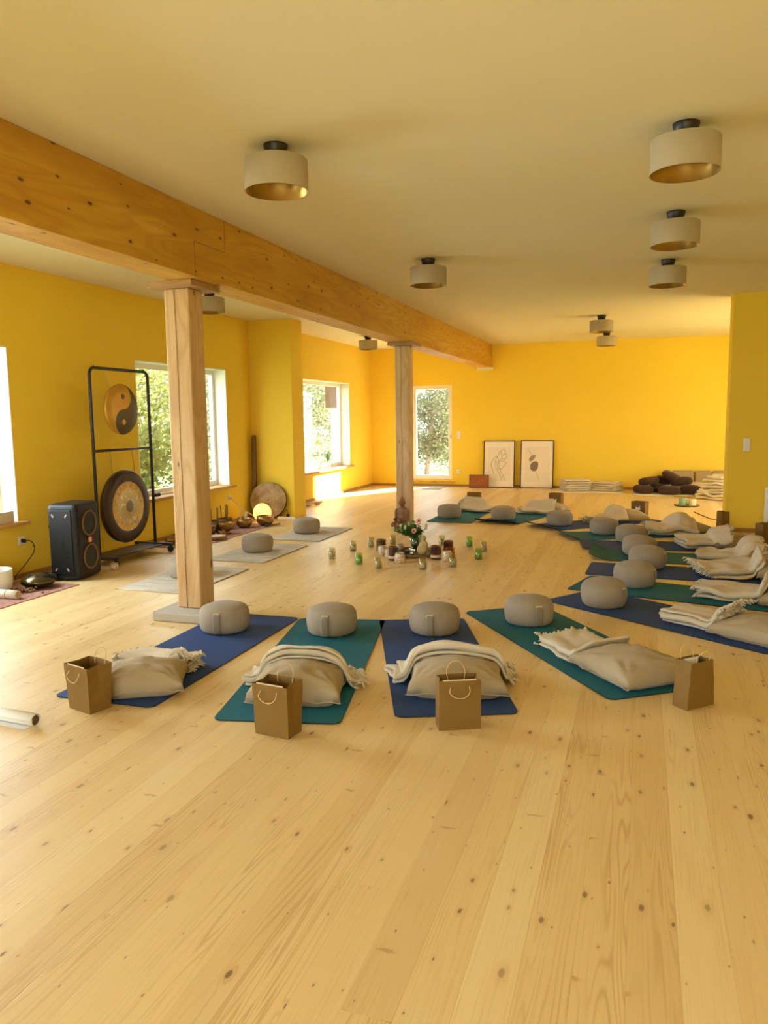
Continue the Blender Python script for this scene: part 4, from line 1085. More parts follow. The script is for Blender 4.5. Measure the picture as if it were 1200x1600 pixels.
bm = B(); add_box(bm, (-.03, 0, .085), (.30, 2 * hl - .04, .012)); put('base_shelf', bm, 'darktube', t)
for s in (-1, 1):
    for sx in (.20, -.25):
        bm = B(); add_tube(bm, [(sx, s * hl - .012, .036), (sx, s * hl + .012, .036)], .035, 18); add_box(bm, (sx, s * hl, .068), (.02, .034, .016)); put('wheel', bm, 'rubber', t)
for s in (-1, 1):
    bm = B(); add_tube(bm, [(0, s * (hl - .07), 2.03), (0, s * (hl - .07), 2.055)], .007, 8); put('top_bolt', bm, 'darktube', t)
YYC = (GXX + .02, 6.99, 1.615)
def disc(bm, R, prof):
    # lathe about the local x axis
    n = 56; rings = [[bm.verts.new((h, r * cos(2 * pi * i / n), r * sin(2 * pi * i / n))) for i in range(n)] for r, h in prof]
    for a, b in zip(rings, rings[1:]):
        for i in range(n): bm.faces.new((a[i], a[(i + 1) % n], b[(i + 1) % n], b[i]))
    bm.faces.new(rings[0]); bm.faces.new(rings[-1])
t = thing('yin_yang_gong', 'yellow and dark yin and yang gong hanging high in the stand', 'gong', YYC)
bm = B(); R_ = .268; disc(bm, R_, [(R_ * .97, -.03), (R_, 0.0), (R_ * .97, .012), (R_ * .6, .022), (.01, .024)]); put('gong_disc', bm, yinyang_mat(R_, (0.66, 0.36, 0.045), (0.075, 0.052, 0.022)), t, True)
bm = B()
for s in (-1, 1): add_tube(bm, [(0, s * .16, .20), (-.01, s * .22, .36), (-.02, s * .22, .415)], .003, 6)
put('hanging_cord', bm, 'cord', t, True)
t = thing('bronze_gong', 'dark rimmed gong with golden hammered centre, low in the stand', 'gong', (GXX + .03, 6.985, .58))
bm = B(); R_ = .392; disc(bm, R_, [(R_ * .985, -.05), (R_, 0.0), (R_ * .97, .014), (R_ * .72, .022), (R_ * .68, .016), (R_ * .2, .02), (R_ * .16, .034), (.01, .036)]); put('gong_disc', bm, gong_mat(R_), t, True)
bm = B(); add_tube(bm, [(-.01, -.2, .33), (-.03, -.2, .60), (-.03, .17, .60), (-.01, .17, .33)], .0035, 6); put('hanging_cord', bm, 'bronze', t)

# ------------------------------------------------------------------ party speaker
t = thing('loudspeaker', 'tall black loudspeaker with bronze rings standing by the left wall', 'loudspeaker', (-5.14, 6.03, 0.012), radians(8))
bm = B(); SW, SD, SH = .31, .40, .72     # x deep, y wide (front looks to +x)
add_box(bm, (0, 0, SH / 2), (SW, SD, SH)); o = put('cabinet', bm, 'black', t); md = o.modifiers.new('bev', 'BEVEL'); md.width = .045; md.segments = 4
bm = B()
add_box(bm, (-.01, -SD / 2 - .003, .36), (SW * .70, .012, SH * .84)); put('side_panel', bm, 'black', t, bevel=.03)
bm = B()
for sx, sz, r in ((-.075, .61, .6), (.06, .61, -.6), (-.065, .10, -.6), (.055, .10, .6)):
    vs = add_box(bm, (0, 0, 0), (.012, .006, .032))
    for v in vs: v.co = Vector((v.co.x * cos(r) - v.co.z * sin(r) + sx - .01, v.co.y - SD / 2 - .011, v.co.x * sin(r) + v.co.z * cos(r) + sz))
put('corner_mark', bm, 'screw', t)
bm = B()
for z0, z1, w0, w1 in ((.34, .42, .008, .035), (.34, .27, .008, .022)):
    f = [bm.verts.new((x_ - .01, -SD / 2 - .0105, z_)) for x_, z_ in ((-w0, z0), (w0, z0), (w1, z1), (-w1, z1))]; bm.faces.new(f)
put('side_emblem', bm, 'black', t, solid=.002)
for z in (.52, .20):
    bm = B(); add_tube(bm, [(SW / 2 + .004, .115 * cos(a * pi / 20), z + .115 * sin(a * pi / 20)) for a in range(40)], .009, 8, True); o = put('woofer_ring', bm, 'copper', t, True)
    bm = B(); n = 32
    rings = [[bm.verts.new((SW / 2 + hh, r_ * cos(2 * pi * i / n), z + r_ * sin(2 * pi * i / n))) for i in range(n)] for r_, hh in ((.108, .004), (.06, .001), (.035, .006), (.003, .012))]
    for a, b in zip(rings, rings[1:]):
        for i in range(n): bm.faces.new((a[i], a[(i + 1) % n], b[(i + 1) % n], b[i]))
    put('woofer_cone', bm, 'rubber', t, True)
bm = B(); add_box(bm, (SW / 2 + .004, .0, .36), (.01, .05, .05)); put('front_logo', bm, 'led', t, bevel=.004)
bm = B(); add_tube(bm, [(-SW / 2 + .04, -SD / 2 - .02, .03), (-SW / 2 + .04, -SD / 2 + .06, .03)], .04, 18); put('wheel', bm, 'rubber', t)
bm = B(); add_box(bm, (-SW / 2 - .012, -SD / 2 + .08, .50), (.03, .03, .03)); put('rear_knob', bm, 'black', t)

# left corner instruments
t = thing('quartz_bowl', 'frosted white quartz singing bowl at the left edge', 'singing bowl', (-5.37, 5.22, .009))
bm = B(); add_lathe(bm, [(.06, 0), (.13, .006), (.165, .04), (.172, .10), (.172, .205), (.166, .205), (.164, .06), (.02, .012)], 48); put('bowl_wall', bm, 'crystal', t, True)
bm = B()
for k in range(20):
    pass
add_tube(bm, [(.172 * cos(-.62 + .085 * cos(a)) + .002, .172 * sin(-.62 + .085 * cos(a)) - .002, .085 + .018 * sin(a)) for a in [2 * pi * k / 20 for k in range(20)]], .0022, 5, True)
add_tube(bm, [(.174 * cos(-.62 + o_), .174 * sin(-.62 + o_), .112 + z_) for o_, z_ in ((-.07, 0), (-.03, -.006), (.03, -.004), (.07, .006))], .0022, 5)
put('ring_emblem', bm, 'ink', t)
t = thing('tongue_drum', 'dark oval steel drum lying on the red runner', 'drum', (-5.14, 5.52, .009))
bm = B(); add_lathe(bm, [(.04, 0), (.10, .012), (.145, .045), (.152, .062), (.145, .08), (.10, .112), (.05, .126), (.004, .13)], 48); put('steel_shell', bm, 'drumsteel', t, True)
bm = B()
for k in range(7):
    a = k * 2 * pi / 7
    add_tube(bm, [(.055 * cos(a - .25), .055 * sin(a - .25), .1265), (.10 * cos(a - .15), .10 * sin(a - .15), .1135), (.10 * cos(a + .15), .10 * sin(a + .15), .1135), (.055 * cos(a + .25), .055 * sin(a + .25), .1265)], .0016, 5)
put('tongue_slots', bm, 'rubber', t)
t = thing('cloth_roll', 'pale wrapped roll with a brown open end on the red runner', 'rolled instrument', (-4.97, 5.10, .044), radians(178))
bm = B(); add_tube(bm, [(0, 0, 0), (.12, .0, .0), (.34, 0.01, 0)], [.036, .038, .037], 24); put('wrap', bm, 'wrapc', t, True)
bm = B(); add_tube(bm, [(-.006, 0, 0), (.002, 0, 0)], .030, 20); put('open_end', bm, 'bamboo', t)
bm = B(); add_tube(bm, [(.11 + .002 * sin(a), .0385 * cos(a), .0385 * sin(a)) for a in [2 * pi * k / 20 for k in range(20)]], .003, 5, True); put('tie_string', bm, 'cableb', t)
rnd = random.Random(9); t = thing('seed_rattle', 'brown seed pod rattle between roll and steel drum', 'rattle', (-5.13, 5.33, .01))
bm = B()
for k in range(60): add_ball(bm, (rnd.gauss(0, .06), rnd.gauss(0, .035), rnd.uniform(.008, .03)), (.014, .011, .010), 8, 6)
o = put('pods', bm, 'seeds', t, True); o['kind'] = 'stuff'
bm = B(); add_tube(bm, curve_pts([(-.10, .02, .012), (0, .01, .028), (.10, -.01, .012)], 6), .004, 6); put('string', bm, 'cableb', t)
t = thing('glass_votive', 'small glass candle jar by the front wheel of the gong stand', 'candle', (-5.02, 6.43, 0))
bm = B(); add_lathe(bm, [(.036, 0), (.044, .008), (.046, .04), (.04, .07), (.037, .07), (.04, .04), (.03, .01)], 28); put('glass_cup', bm, SPK, t, True)
bm = B(); add_lathe(bm, [(.02, .012), (.02, .03), (.003, .03)], 16); put('tealight', bm, 'wax', t)

def outlet(label, o_axis, pos, u, z, n=1, w_=.08, kind='socket', side=1, vert=False):
    nm = 'wall_socket' if kind == 'socket' else 'light_switch'
    loc = (pos, u, z) if o_axis == 'X' else (u, pos, z)
    t = thing(nm, label, 'wall socket' if kind == 'socket' else 'light switch', loc, 0 if o_axis == 'Y' else radians(90))
    for i in range(n):
        off = (i - (n - 1) / 2) * w_
        dx, dz = (0, off) if vert else (off, 0)
        bm = B(); add_box(bm, (dx, -.006, dz), (w_, .010, w_)); put('cover_plate', bm, 'white', t, bevel=.003)
        bm = B()
        if kind == 'socket': 
            bmesh.ops.create_cone(bm, cap_ends=True, segments=24, radius1=.022, radius2=.022, depth=.003, matrix=Matrix.Translation((dx, -.0125, dz)) @ Matrix.Rotation(pi / 2, 4, 'X')); put('socket_face', bm, 'carton', t)
        else:
            add_box(bm, (dx, -.0125, dz), (w_ * .7, .004, w_ * .7)); put('rocker', bm, 'white', t, bevel=.002)
    return t
outlet('white wall socket with a black plug below the left window', 'X', XL, 5.884, .36)
outlet('white wall socket on the left wall beside the big drum', 'X', XL, 9.87, .36)
outlet('double socket on the partition stub by the power strip', 'Y', 10.62, -5.22, .325, 2)
outlet('socket low on the end wall right of the glass door', 'Y', YF, -3.69, .32)
outlet('double light switch right of the glass door', 'Y', YF, -3.69, 1.10, 2, kind='switch', vert=True)
outlet('double light switch on the partition wall at the right', 'Y', 10.62, 1.256, 1.10, 2, kind='switch', vert=True)

def cord(name, label, pts, r, mat, plug=None, cat='cable'):
    t = thing(name, label, cat)
    bm = B(); add_tube(bm, curve_pts(pts, 8), r, 6); put('wire', bm, mat, t, True)
    if plug:
        bm = B(); add_tube(bm, [plug[0], plug[1]], .018, 12); put('plug', bm, mat, t, True)
    return t
cord('power_cable', 'black cable dropping from the socket below the left window', [(-5.615, 5.884, .36), (-5.57, 5.93, .35), (-5.56, 5.95, .26), (-5.58, 5.86, .15), (-5.59, 5.74, .06), (-5.60, 5.72, .012)], .0045, 'cable', ((-5.638, 5.884, .36), (-5.60, 5.884, .36)))
cord('power_cable', 'tangled black cable on the floor behind the loudspeaker', [(-5.60, 5.85, .01), (-5.50, 6.0, .02), (-5.42, 5.86, .012), (-5.36, 5.98, .02), (-5.46, 6.12, .03), (-5.38, 6.2, .015), (-5.56, 6.05, .015), (-5.58, 5.8, .012)], .005, 'cable')
cord('lamp_cable', 'cream cable running from the left wall socket to the globe lamp', [(-5.63, 9.87, .36), (-5.54, 9.86, .30), (-5.44, 9.88, .20), (-5.36, 9.95, .13), (-5.28, 10.02, .06), (-5.22, 10.10, .02)], .005, 'cablew', ((-5.637, 9.87, .36), (-5.60, 9.87, .36)))
cord('floor_cable', 'thin brown cable on the floor by the partition wall corner', [(.80, 12.6, .006), (.90, 12.1, .006), (1.0, 11.75, .006), (1.20, 11.60, .006), (1.6, 11.5, .006)], .006, 'cableb')
t = thing('power_strip', 'white power strip with a black plug at the partition stub', 'power strip', (-4.99, 10.40, 0), radians(5))
bm = B(); add_box(bm, (0, 0, .02), (.28, .06, .04)); put('strip_body', bm, 'white', t, bevel=.006)
bm = B(); add_box(bm, (.02, 0, .06), (.04, .04, .05)); put('adapter_plug', bm, 'black', t, bevel=.006)
bm = B(); add_tube(bm, curve_pts([(.02, 0, .085), (.01, 0, .15), (-.02, .02, .13), (-.08, .04, .07), (-.16, .05, .01)], 6), .004, 6); put('wire', bm, 'cable', t, True)

# ------------------------------------------------------------------ instruments at the stub
t = thing('frame_drum', 'big round skin drum leaning in the corner behind the globe lamp', 'drum', (-5.32, 10.44, 0), 0)
t.rotation_euler = (radians(-12), 0, radians(14))
bm = B(); R_ = .275; n = 56
rings = [[bm.verts.new((r_ * cos(2 * pi * i / n), y_, R_ + r_ * sin(2 * pi * i / n))) for i in range(n)] for r_, y_ in ((.01, -.04), (R_ * .97, -.04), (R_, -.034), (R_ * 1.0, -.02))]
for a, b in zip(rings, rings[1:]):
    for i in range(n): bm.faces.new((a[i], a[(i + 1) % n], b[(i + 1) % n], b[i]))
g = NT('mottled_skin'); nz = g.noise(g.obj(), 7.0, 5.0, 0.6)
put('drum_skin', bm, g.fin(g.ramp(nz, [(0.35, (0.24, 0.14, 0.05)), (0.55, (0.40, 0.28, 0.14)), (0.7, (0.52, 0.40, 0.22))]), 0.6), t, True)
bm = B(); rings = [[bm.verts.new((r_ * cos(2 * pi * i / n), y_, R_ + r_ * sin(2 * pi * i / n))) for i in range(n)] for r_, y_ in ((R_ * 1.004, -.03), (R_ * 1.004, .05), (R_ * .96, .05), (R_ * .96, -.03))]
for a, b in zip(rings, rings[1:] + rings[:1]):
    for i in range(n): bm.faces.new((a[i], a[(i + 1) % n], b[(i + 1) % n], b[i]))
put('wooden_hoop', bm, 'bronze', t, True)
t = thing('rain_stick', 'tall brown rain stick standing in the corner by the big drum', 'rain stick', (-5.575, 10.50, 0)); t.rotation_euler = (radians(-2), 0, 0)
bm = B(); pts = [(0, 0, k * 1.24 / 30) for k in range(31)]; add_tube(bm, pts, [.036 + .003 * (k % 2) for k in range(31)], 16); put('bark_tube', bm, 'bark', t, True)
bm = B(); add_lathe(bm, [(.03, 1.24), (.03, 1.25), (.005, 1.252)], 16); put('end_cap', bm, 'bronze', t)
t = thing('globe_lamp', 'glowing yellow globe lamp on the floor behind a singing bowl', 'lamp', (-5.20, 10.02, 0))
bm = B(); add_lathe(bm, [(.05, 0), (.055, .01), (.05, .016)], 24); put('lamp_foot', bm, 'white', t)
bm = B(); add_ball(bm, (0, 0, .145), (.132, .132, .132), 36, 24); put('glass_globe', bm, 'globe', t, True)

def bowl(label, x, y, r, h, mat='brass', foot=False, z0=.009):
    t = thing('singing_bowl', label, 'singing bowl', (x, y, z0), 0, 'metal singing bowls on the runner')
    bm = B(); b0 = .0
    if foot:
        add_lathe(bm, [(r * .5, 0), (r * .42, h * .14), (r * .3, h * .3)], 32); b0 = h * .28
    add_lathe(bm, [(r * .35, b0), (r * .7, b0 + h * .10), (r * .93, b0 + h * .35), (r, b0 + h * .62), (r * .97, h), (r * .91, h), (r * .93, b0 + h * .6), (r * .5, b0 + h * .16), (.01, b0 + h * .12)], 40); put('bowl_wall', bm, mat, t, True)
    bm = B(); add_tube(bm, [(r * .955 * cos(2 * pi * k / 40), r * .955 * sin(2 * pi * k / 40), h) for k in range(40)], .004, 6, True); put('rim', bm, mat, t, True)
    return t
bowl('big metal singing bowl right in front of the glowing globe', -4.99, 9.70, .125, .13)
bowl('metal singing bowl holding thin sticks, left of the globe', -5.17, 9.42, .11, .125)
bowl('footed metal bowl left of the stick bowl', -5.12, 8.86, .10, .14, 'brass', True)
bowl('dark bowl close behind the right side of the near post', -5.23, 8.60, .09, .13, 'bronze')
bowl('dark shallow bowl behind the footed bowl', -5.33, 8.95, .12, .15, 'bronze')
bowl('small bowl beside the footed bowl', -5.08, 8.66, .05, .06, 'brass')
bowl('dark bowl behind the stick bowl, at the wall', -5.38, 9.28, .10, .14, 'bronze')
t = thing('striped_disc', 'flat round brown shaker lying next to the near post', 'shaker', (-4.99, 8.40, .009))
bm = B(); add_lathe(bm, [(.10, 0), (.115, .012), (.115, .03), (.10, .042), (.01, .044)], 36); put('shaker_body', bm, 'seeds', t, True)
bm = B(); add_lathe(bm, [(.108, .0415), (.108, .0455), (.01, .0465)], 32); put('pale_top', bm, 'label', t, True)
t = thing('felt_mallet', 'padded dark mallet lying in front of the globe bowl', 'mallet', (-4.90, 9.62, .02), radians(70))
bm = B(); add_tube(bm, [(0, 0, 0), (.22, 0, 0)], .009, 10); put('handle', bm, 'bronze', t); bm = B(); add_ball(bm, (-.03, 0, .005), (.045, .022, .022), 14, 8); put('felt_head', bm, 'rubber', t, True)
for i, (x, y, n_, lb, z0_, hh) in enumerate(((-5.17, 9.42, 4, 'pale thin sticks standing in the stick bowl', .03, .20), (-5.36, 8.98, 3, 'thin dark sticks standing in the shallow bowl', .03, .30), (-5.41, 9.32, 4, 'thin brownish sticks standing in the bowl at the wall', .03, .30))):
    for k in range(n_):
        bm = B(); a = k * 1.9; px, py = .035 * cos(a), .06 * sin(a)
        add_tube(bm, [(0, 0, 0), (.008 * cos(a), .02 * sin(a), hh)], .006, 8)
        o = put('thin_stick', bm, 'cablew' if i == 0 else 'bronze', None, loc=(x + px, y + py, z0_)); tag(o, lb, 'stick', lb)
for i, (x, y, lb) in enumerate(((-5.35, 7.92, 'small brass bowl behind the far wheel of the gong stand'), (-5.30, 8.12, 'brass bowl at the wall just left of the near post'))):
    bowl(lb, x, y, .075 + .02 * i, .09)
# drum sticks on the sill
t = thing('drum_mallet', 'mallet with black grip lying on the window sill by the gong', 'mallet', (XL - .06, 8.12, .575), radians(84))
bm = B(); add_tube(bm, [(0, 0, 0), (.12, 0, 0)], .022, 12); put('grip', bm, 'rubber', t); bm = B(); add_tube(bm, [(.12, 0, 0), (.62, .0, 0)], .015, 10); put('shaft', bm, 'silver', t)
t = thing('sill_box', 'pale carton on the near left window sill', 'carton', (XL + .0, 5.62, .551))
bm = B(); add_box(bm, (-.02, 0, .055), (.10, .34, .11)); put('carton_body', bm, 'carton', t, bevel=.003)
# plant on far sill
t = thing('potted_plant', 'small potted plant with long leaves on the far left sill', 'potted plant', (XL - .08, 13.82, .531))
bm = B(); add_lathe(bm, [(.045, 0), (.06, .11), (.055, .11), (.04, .02)], 24); put('pot', bm, 'white', t, True)
bm = B(); rnd = random.Random(4)
for k in range(11):
    a = k * 2.4; L_ = rnd.uniform(.16, .26)
    pts = curve_pts([(0, 0, .09), (cos(a) * L_ * .3, sin(a) * L_ * .3, .09 + L_ * .8), (cos(a) * L_ * .75, sin(a) * L_ * .75, .09 + L_ * .95), (cos(a) * L_, sin(a) * L_, .09 + L_ * .7)], 4)
    s = Vector((-sin(a), cos(a), 0)); prev = None
    for q, p_ in enumerate(pts):
        wd = .014 * sin(pi * (q + .6) / (len(pts) + .6)); cur = (bm.verts.new(p_ + s * wd), bm.verts.new(p_ - s * wd))
        if prev: bm.faces.new((prev[0], prev[1], cur[1], cur[0]))
        prev = cur
put('leaves', bm, 'plantleaf', t, solid=.002)
for i, (x, y, lb) in enumerate(((-5.42, 12.0, 'pale bottle lying under the far left window, nearer the stub'), (-5.32, 12.25, 'pale bottle with dark cap lying under the far left window'))):
    t = thing('small_bottle', lb, 'bottle', (x, y, .032), radians(70 + 15 * i))
    bm = B(); add_tube(bm, [(0, 0, 0), (.13, 0, 0), (.155, 0, 0), (.19, 0, 0)], [.03, .03, .014, .012], 14); put('bottle_body', bm, 'label', t, True)
    bm = B(); add_tube(bm, [(.19, 0, 0), (.22, 0, 0)], .016, 12); put('cap', bm, 'black' if i else 'label', t)

# ------------------------------------------------------------------ end wall: prints, sign, blankets, cushions
def framed(label, x0, x1, h, art, lean=.055):
    t = thing('framed_print', label, 'framed print', ((x0 + x1) / 2, YF - .13, 0)); t.rotation_euler = (radians(-5.0), 0, 0)
    w_ = x1 - x0; bm = B(); f = .018
    for a, b in (((-w_ / 2, 0), (w_ / 2, f)), ((-w_ / 2, h - f), (w_ / 2, h)), ((-w_ / 2, f), (-w_ / 2 + f, h - f)), ((w_ / 2 - f, f), (w_ / 2, h - f))):
        add_span(bm, (a[0], 0, a[1]), (b[0], .025, b[1]))
    put('frame', bm, 'framew', t)
    bm = B(); add_span(bm, (-w_ / 2 + f, .008, f), (w_ / 2 - f, .016, h - f)); put('mount_board', bm, 'mount', t)
    bm = B(); add_span(bm, (-w_ / 2 + .09, .006, .13), (w_ / 2 - .09, .009, h - .13)); put('print_sheet', bm, 'print', t)
    for mat, nm, shapes in art:
        bm = B()
        for kind, pts in shapes:
            P_ = [(a * w_, .0055, b * h) for a, b in pts]
            if kind == 'line': add_tube(bm, curve_pts(P_, 6), .0032, 5)
            else:
                c_ = curve_pts(P_ + [P_[0]], 5)[:-1]; bm.faces.new([bm.verts.new(v) for v in c_])
        put(nm, bm, mat, t, solid=.0 if any(k == 'line' for k, _ in shapes) else .001)
    return t
fig = [('ink', 'line_drawing', [
    ('line', [(.08, .80), (.15, .83), (.20, .79), (.19, .73), (.13, .70), (.07, .72), (.05, .77), (.08, .80)]), ('line', [(.19, .73), (.25, .70), (.24, .64), (.17, .61), (.10, .63), (.08, .68), (.12, .71)]),
    ('line', [(.03, .79), (-.02, .70), (-.06, .66), (-.10, .61), (-.09, .55), (-.07, .48)]), ('line', [(-.06, .67), (-.16, .63), (-.23, .55), (-.25, .47), (-.20, .38), (-.15, .29)]), ('line', [(.10, .63), (.02, .58), (.00, .52)]),
    ('line', [(.00, .56), (.10, .57), (.22, .54), (.20, .49), (.10, .42), (.04, .39)]), ('line', [(-.11, .60), (-.12, .48), (-.06, .38), (.02, .30), (.07, .21), (.08, .16)]), ('line', [(.01, .53), (.02, .42), (.07, .34), (.14, .25), (.19, .17)]), ('line', [(-.05, .66), (-.02, .57), (-.04, .45), (.0, .37)])])]
leafs = [('inkgrey', 'lower_shape', [('fill', [(-.20, .50), (-.10, .56), (.02, .55), (.04, .47), (-.01, .38), (-.10, .36), (-.19, .40)])]), ('inktan', 'upper_shape', [('fill', [(-.24, .62), (-.15, .69), (-.05, .70), (-.06, .64), (-.14, .58), (-.22, .56)])]),
         ('inktan', 'stem_lines', [('line', [(-.29, .82), (-.20, .75), (-.13, .69)]), ('line', [(-.03, .36), (.02, .27), (.07, .19)])])]
framed('framed line drawing of a figure leaning on the end wall', -3.14, -2.485, .98, fig)
framed('framed print of two dark leaf shapes leaning on the end wall', -2.365, -1.69, .985, leafs)
t = thing('wooden_sign', 'red brown wooden sign board leaning before the left framed print', 'sign', (-3.20, 15.93, 0)); t.rotation_euler = (radians(-6), 0, radians(2))
bm = B(); add_box(bm, (0, 0, .14), (.41, .03, .28)); put('board', bm, 'signw', t, bevel=.006)
bm = B()
for a, b in (((-.205, 0), (.205, .02)), ((-.205, .26), (.205, .28)), ((-.205, .02), (-.185, .26)), ((.185, .02), (.205, .26))): add_span(bm, (a[0], -.022, a[1]), (b[0], -.014, b[1]))
put('raised_border', bm, 'bronze', t)
bm = B()
for pts in ([(-.15, .11), (-.15, .22), (-.115, .15), (-.08, .22), (-.08, .11)], [(-.05, .12), (-.03, .17), (-.01, .12)], [(.01, .22), (.01, .12), (.03, .12)], [(.05, .12), (.05, .2)], [(.08, .12), (.10, .17), (.13, .13), (.14, .18)]): add_tube(bm, [(a, -.018, b) for a, b in pts], .006, 5)
put('carved_lettering', bm, 'signl', t)

def folded_slab(label, x, y, ang, z, lx, ly, th, seed, mat='throw', name='folded_blanket', group='folded blankets stacked at the end wall'):
    t = thing(name, label, 'blanket', (x, y, z), ang, group)
    bm = B(); nx, ny = 12, 3; prof = []
    # C-fold section in the y-z plane, extruded along x
    m = 7
    for k in range(m + 1): prof.append((ly / 2 - ly * k / m, th * .28))
    for q in (.25, .5, .75): prof.append((-ly / 2 - th * .3 * sin(pi * q), th * (.5 - .24 * cos(pi * q))))
    for k in range(m + 1): prof.append((-ly / 2 + ly * k / m, th * .76))
    G = []
    for i in range(nx + 1):
        xx = -lx / 2 + lx * i / nx
        G.append([bm.verts.new((xx + .006 * noise.noise((yy * 8, zz * 40, seed)), yy + .012 * noise.noise((xx * 4, zz * 30, seed)), zz + .004 * noise.noise((xx * 6, yy * 6, seed)))) for yy, zz in prof])
    for a, b in zip(G, G[1:]):
        for j in range(len(prof) - 1): bm.faces.new((a[j], a[j + 1], b[j + 1], b[j]))
    put('folded_cloth', bm, mat, t, True, solid=th * .46, sub=1)
    return t
names = ['lowest', 'second', 'third', 'fourth', 'topmost']
rnd = random.Random(12)
for sx, sy, a0, nm, n_ in ((-1.22, 15.72, radians(28), 'left', 5), (-.60, 15.75, radians(-24), 'right', 4)):
    z = .013
    for k in range(n_):
        folded_slab('cream folded blanket, %s of the %s stack at the end wall' % ('topmost' if k == n_ - 1 else names[k], nm), sx + rnd.uniform(-.02, .02), sy + rnd.uniform(-.02, .02), a0 + rnd.uniform(-.12, .12), z, .52, .36, .044, k + sx * 10)
        z += .0445
folded_slab('cream folded blanket lying flat between the two stacks', -.90, 15.88, radians(5), .013, .36, .30, .044, 44)

def round_cushion(label, x, y, z, r, h, tilt=(0, 0), mat='brownc', name='round_cushion', group='brown cushions in the pile', seed=0):
    t = thing(name, label, 'cushion', (x, y, z), 0, group); t.rotation_euler = (radians(tilt[0]), radians(tilt[1]), seed)
    n = 48; bm = B(); rings = []
    for k, (rf, zf) in enumerate(((.05, 0), (.62, .01), (.85, .08), (.97, .25), (1.0, .48), (.96, .70), (.84, .87), (.62, .97), (.32, 1.0), (.04, .99))):
        rings.append([bm.verts.new((r * rf * (1 + .012 * sin(24 * 2 * pi * i / n) * (rf > .8) + .05 * noise.noise((cos(2 * pi * i / n), sin(2 * pi * i / n), seed))) * cos(2 * pi * i / n), r * rf * sin(2 * pi * i / n), h * zf)) for i in range(n)])
    for a, b in zip(rings, rings[1:]):
        for i in range(n): bm.faces.new((a[i], a[(i + 1) % n], b[(i + 1) % n], b[i]))
    bm.faces.new(rings[0]); bm.faces.new(rings[-1]); put('cushion_body', bm, mat, t, True)
    bm = B(); add_tube(bm, [(r * 1.0 * cos(2 * pi * k / 48), r * 1.0 * sin(2 * pi * k / 48), h * .49) for k in range(48)], .005, 5, True); put('piping', bm, mat, t)
    return t
pile = [(.06, 15.32, .013, .19, .155, (0, 4), 'brown cushion at the left foot of the pile'), (.33, 15.52, .013, .17, .16, (0, 0), 'brown cushion at the back foot of the pile'), (.52, 15.20, .013, .195, .155, (0, 0), 'brown cushion at the middle front of the pile'),
        (.89, 15.28, .013, .19, .17, (4, -8), 'brown cushion at the right foot of the pile'), (.17, 15.42, .165, .19, .15, (6, -9), 'brown cushion on top at the left of the pile'), (.41, 15.66, .165, .16, .15, (0, 8), 'brown cushion hidden in the middle of the pile'),
        (.74, 15.40, .165, .20, .155, (-6, 9), 'brown cushion second layer at the right of the pile'), (.54, 15.46, .255, .195, .145, (6, -26), 'brown cushion tilted on the very top of the pile')]
for i, (x, y, z, r, h, tl, lb) in enumerate(pile): round_cushion(lb, x, y, z, r, h, tl, seed=i * 1.3)
round_cushion('plump beige cushion between the brown pile and the white blankets', 1.02, 15.78, 0, .20, .20, (0, 0), 'beigec', 'beige_cushion', None, 3.3)
for i, (x0, x1, lb) in enumerate(((.43, .58, 'narrow olive bolster, leftmost against the end wall'), (.585, .99, 'wide olive bolster leaning on the end wall behind the brown cushions'), (1.0, 1.30, 'olive bolster right of the wide one'), (1.31, 1.62, 'olive bolster farthest right by the partition edge'))):
    t = thing('bolster', lb, 'bolster', ((x0 + x1) / 2, 16.02, 0), 0, 'olive bolsters along the end wall'); t.rotation_euler = (radians(-8), 0, 0)
    bm = B(); add_box(bm, (0, 0, .20), (x1 - x0 - .01, .13, .40)); o = put('bolster_body', bm, 'bolster', t, True); md = o.modifiers.new('b', 'BEVEL'); md.width = .035; md.segments = 4
    bm = B(); add_span(bm, (-(x1 - x0) / 2 + .03, -.068, .375), ((x1 - x0) / 2 - .03, -.062, .381)); put('seam', bm, 'bronze', t)
z = .0
for k, (x, y, w_) in enumerate(((1.26, 14.60, .36), (1.24, 14.62, .34), (1.27, 14.62, .33), (1.30, 14.66, .26))):
    make_throw('white throw, %s of the heap by the partition edge' % ('lowest', 'second', 'third', 'topmost')[k], x, y, radians(-35), .52 - .05 * k, w_, 2, .056, seed=60 + k, base=z, ends=(1,), messy=1.6, group='white throws heaped by the partition edge', drape=False, nx=14)
    z += .098
# candles on the plate
t = thing('candle_plate', 'dark round plate on the floor under the teal and cream candles', 'plate', (.735, 13.42, 0))
bm = B(); add_lathe(bm, [(.17, 0), (.195, .008), (.20, .018), (.19, .018), (.02, .010)], 44); put('plate_dish', bm, 'bronze', t, True)
for x, y, m_, h, r, lb in ((.675, 13.42, 'waxteal', .115, .062, 'thick teal candle on the dark plate'), (.815, 13.40, 'wax', .105, .062, 'thick cream candle on the dark plate')):
    t = thing('pillar_candle', lb, 'candle', (x, y, .0115))
    bm = B(); add_lathe(bm, [(r * .96, 0), (r, .005), (r, h - .005), (r * .95, h), (r * .5, h - .004), (.004, h - .005)], 32); put('wax_body', bm, m_, t, True)
    bm = B(); add_tube(bm, [(0, 0, h - .005), (0, .001, h + .012)], .002, 6); put('wick', bm, 'wick', t)
# pale radiator panel
t = thing('radiator', 'pale flat radiator at the right edge of the partition wall', 'radiator', (1.85, 10.56, .10))
bm = B(); add_box(bm, (0, 0, .235), (.74, .07, .47)); put('panel', bm, 'reveal', t, bevel=.012)
for s in (-1, 1):
    bm = B(); add_tube(bm, [(s * .3, 0, 0), (s * .3, 0, -.1)], .012, 10); put('pipe', bm, 'white', t)

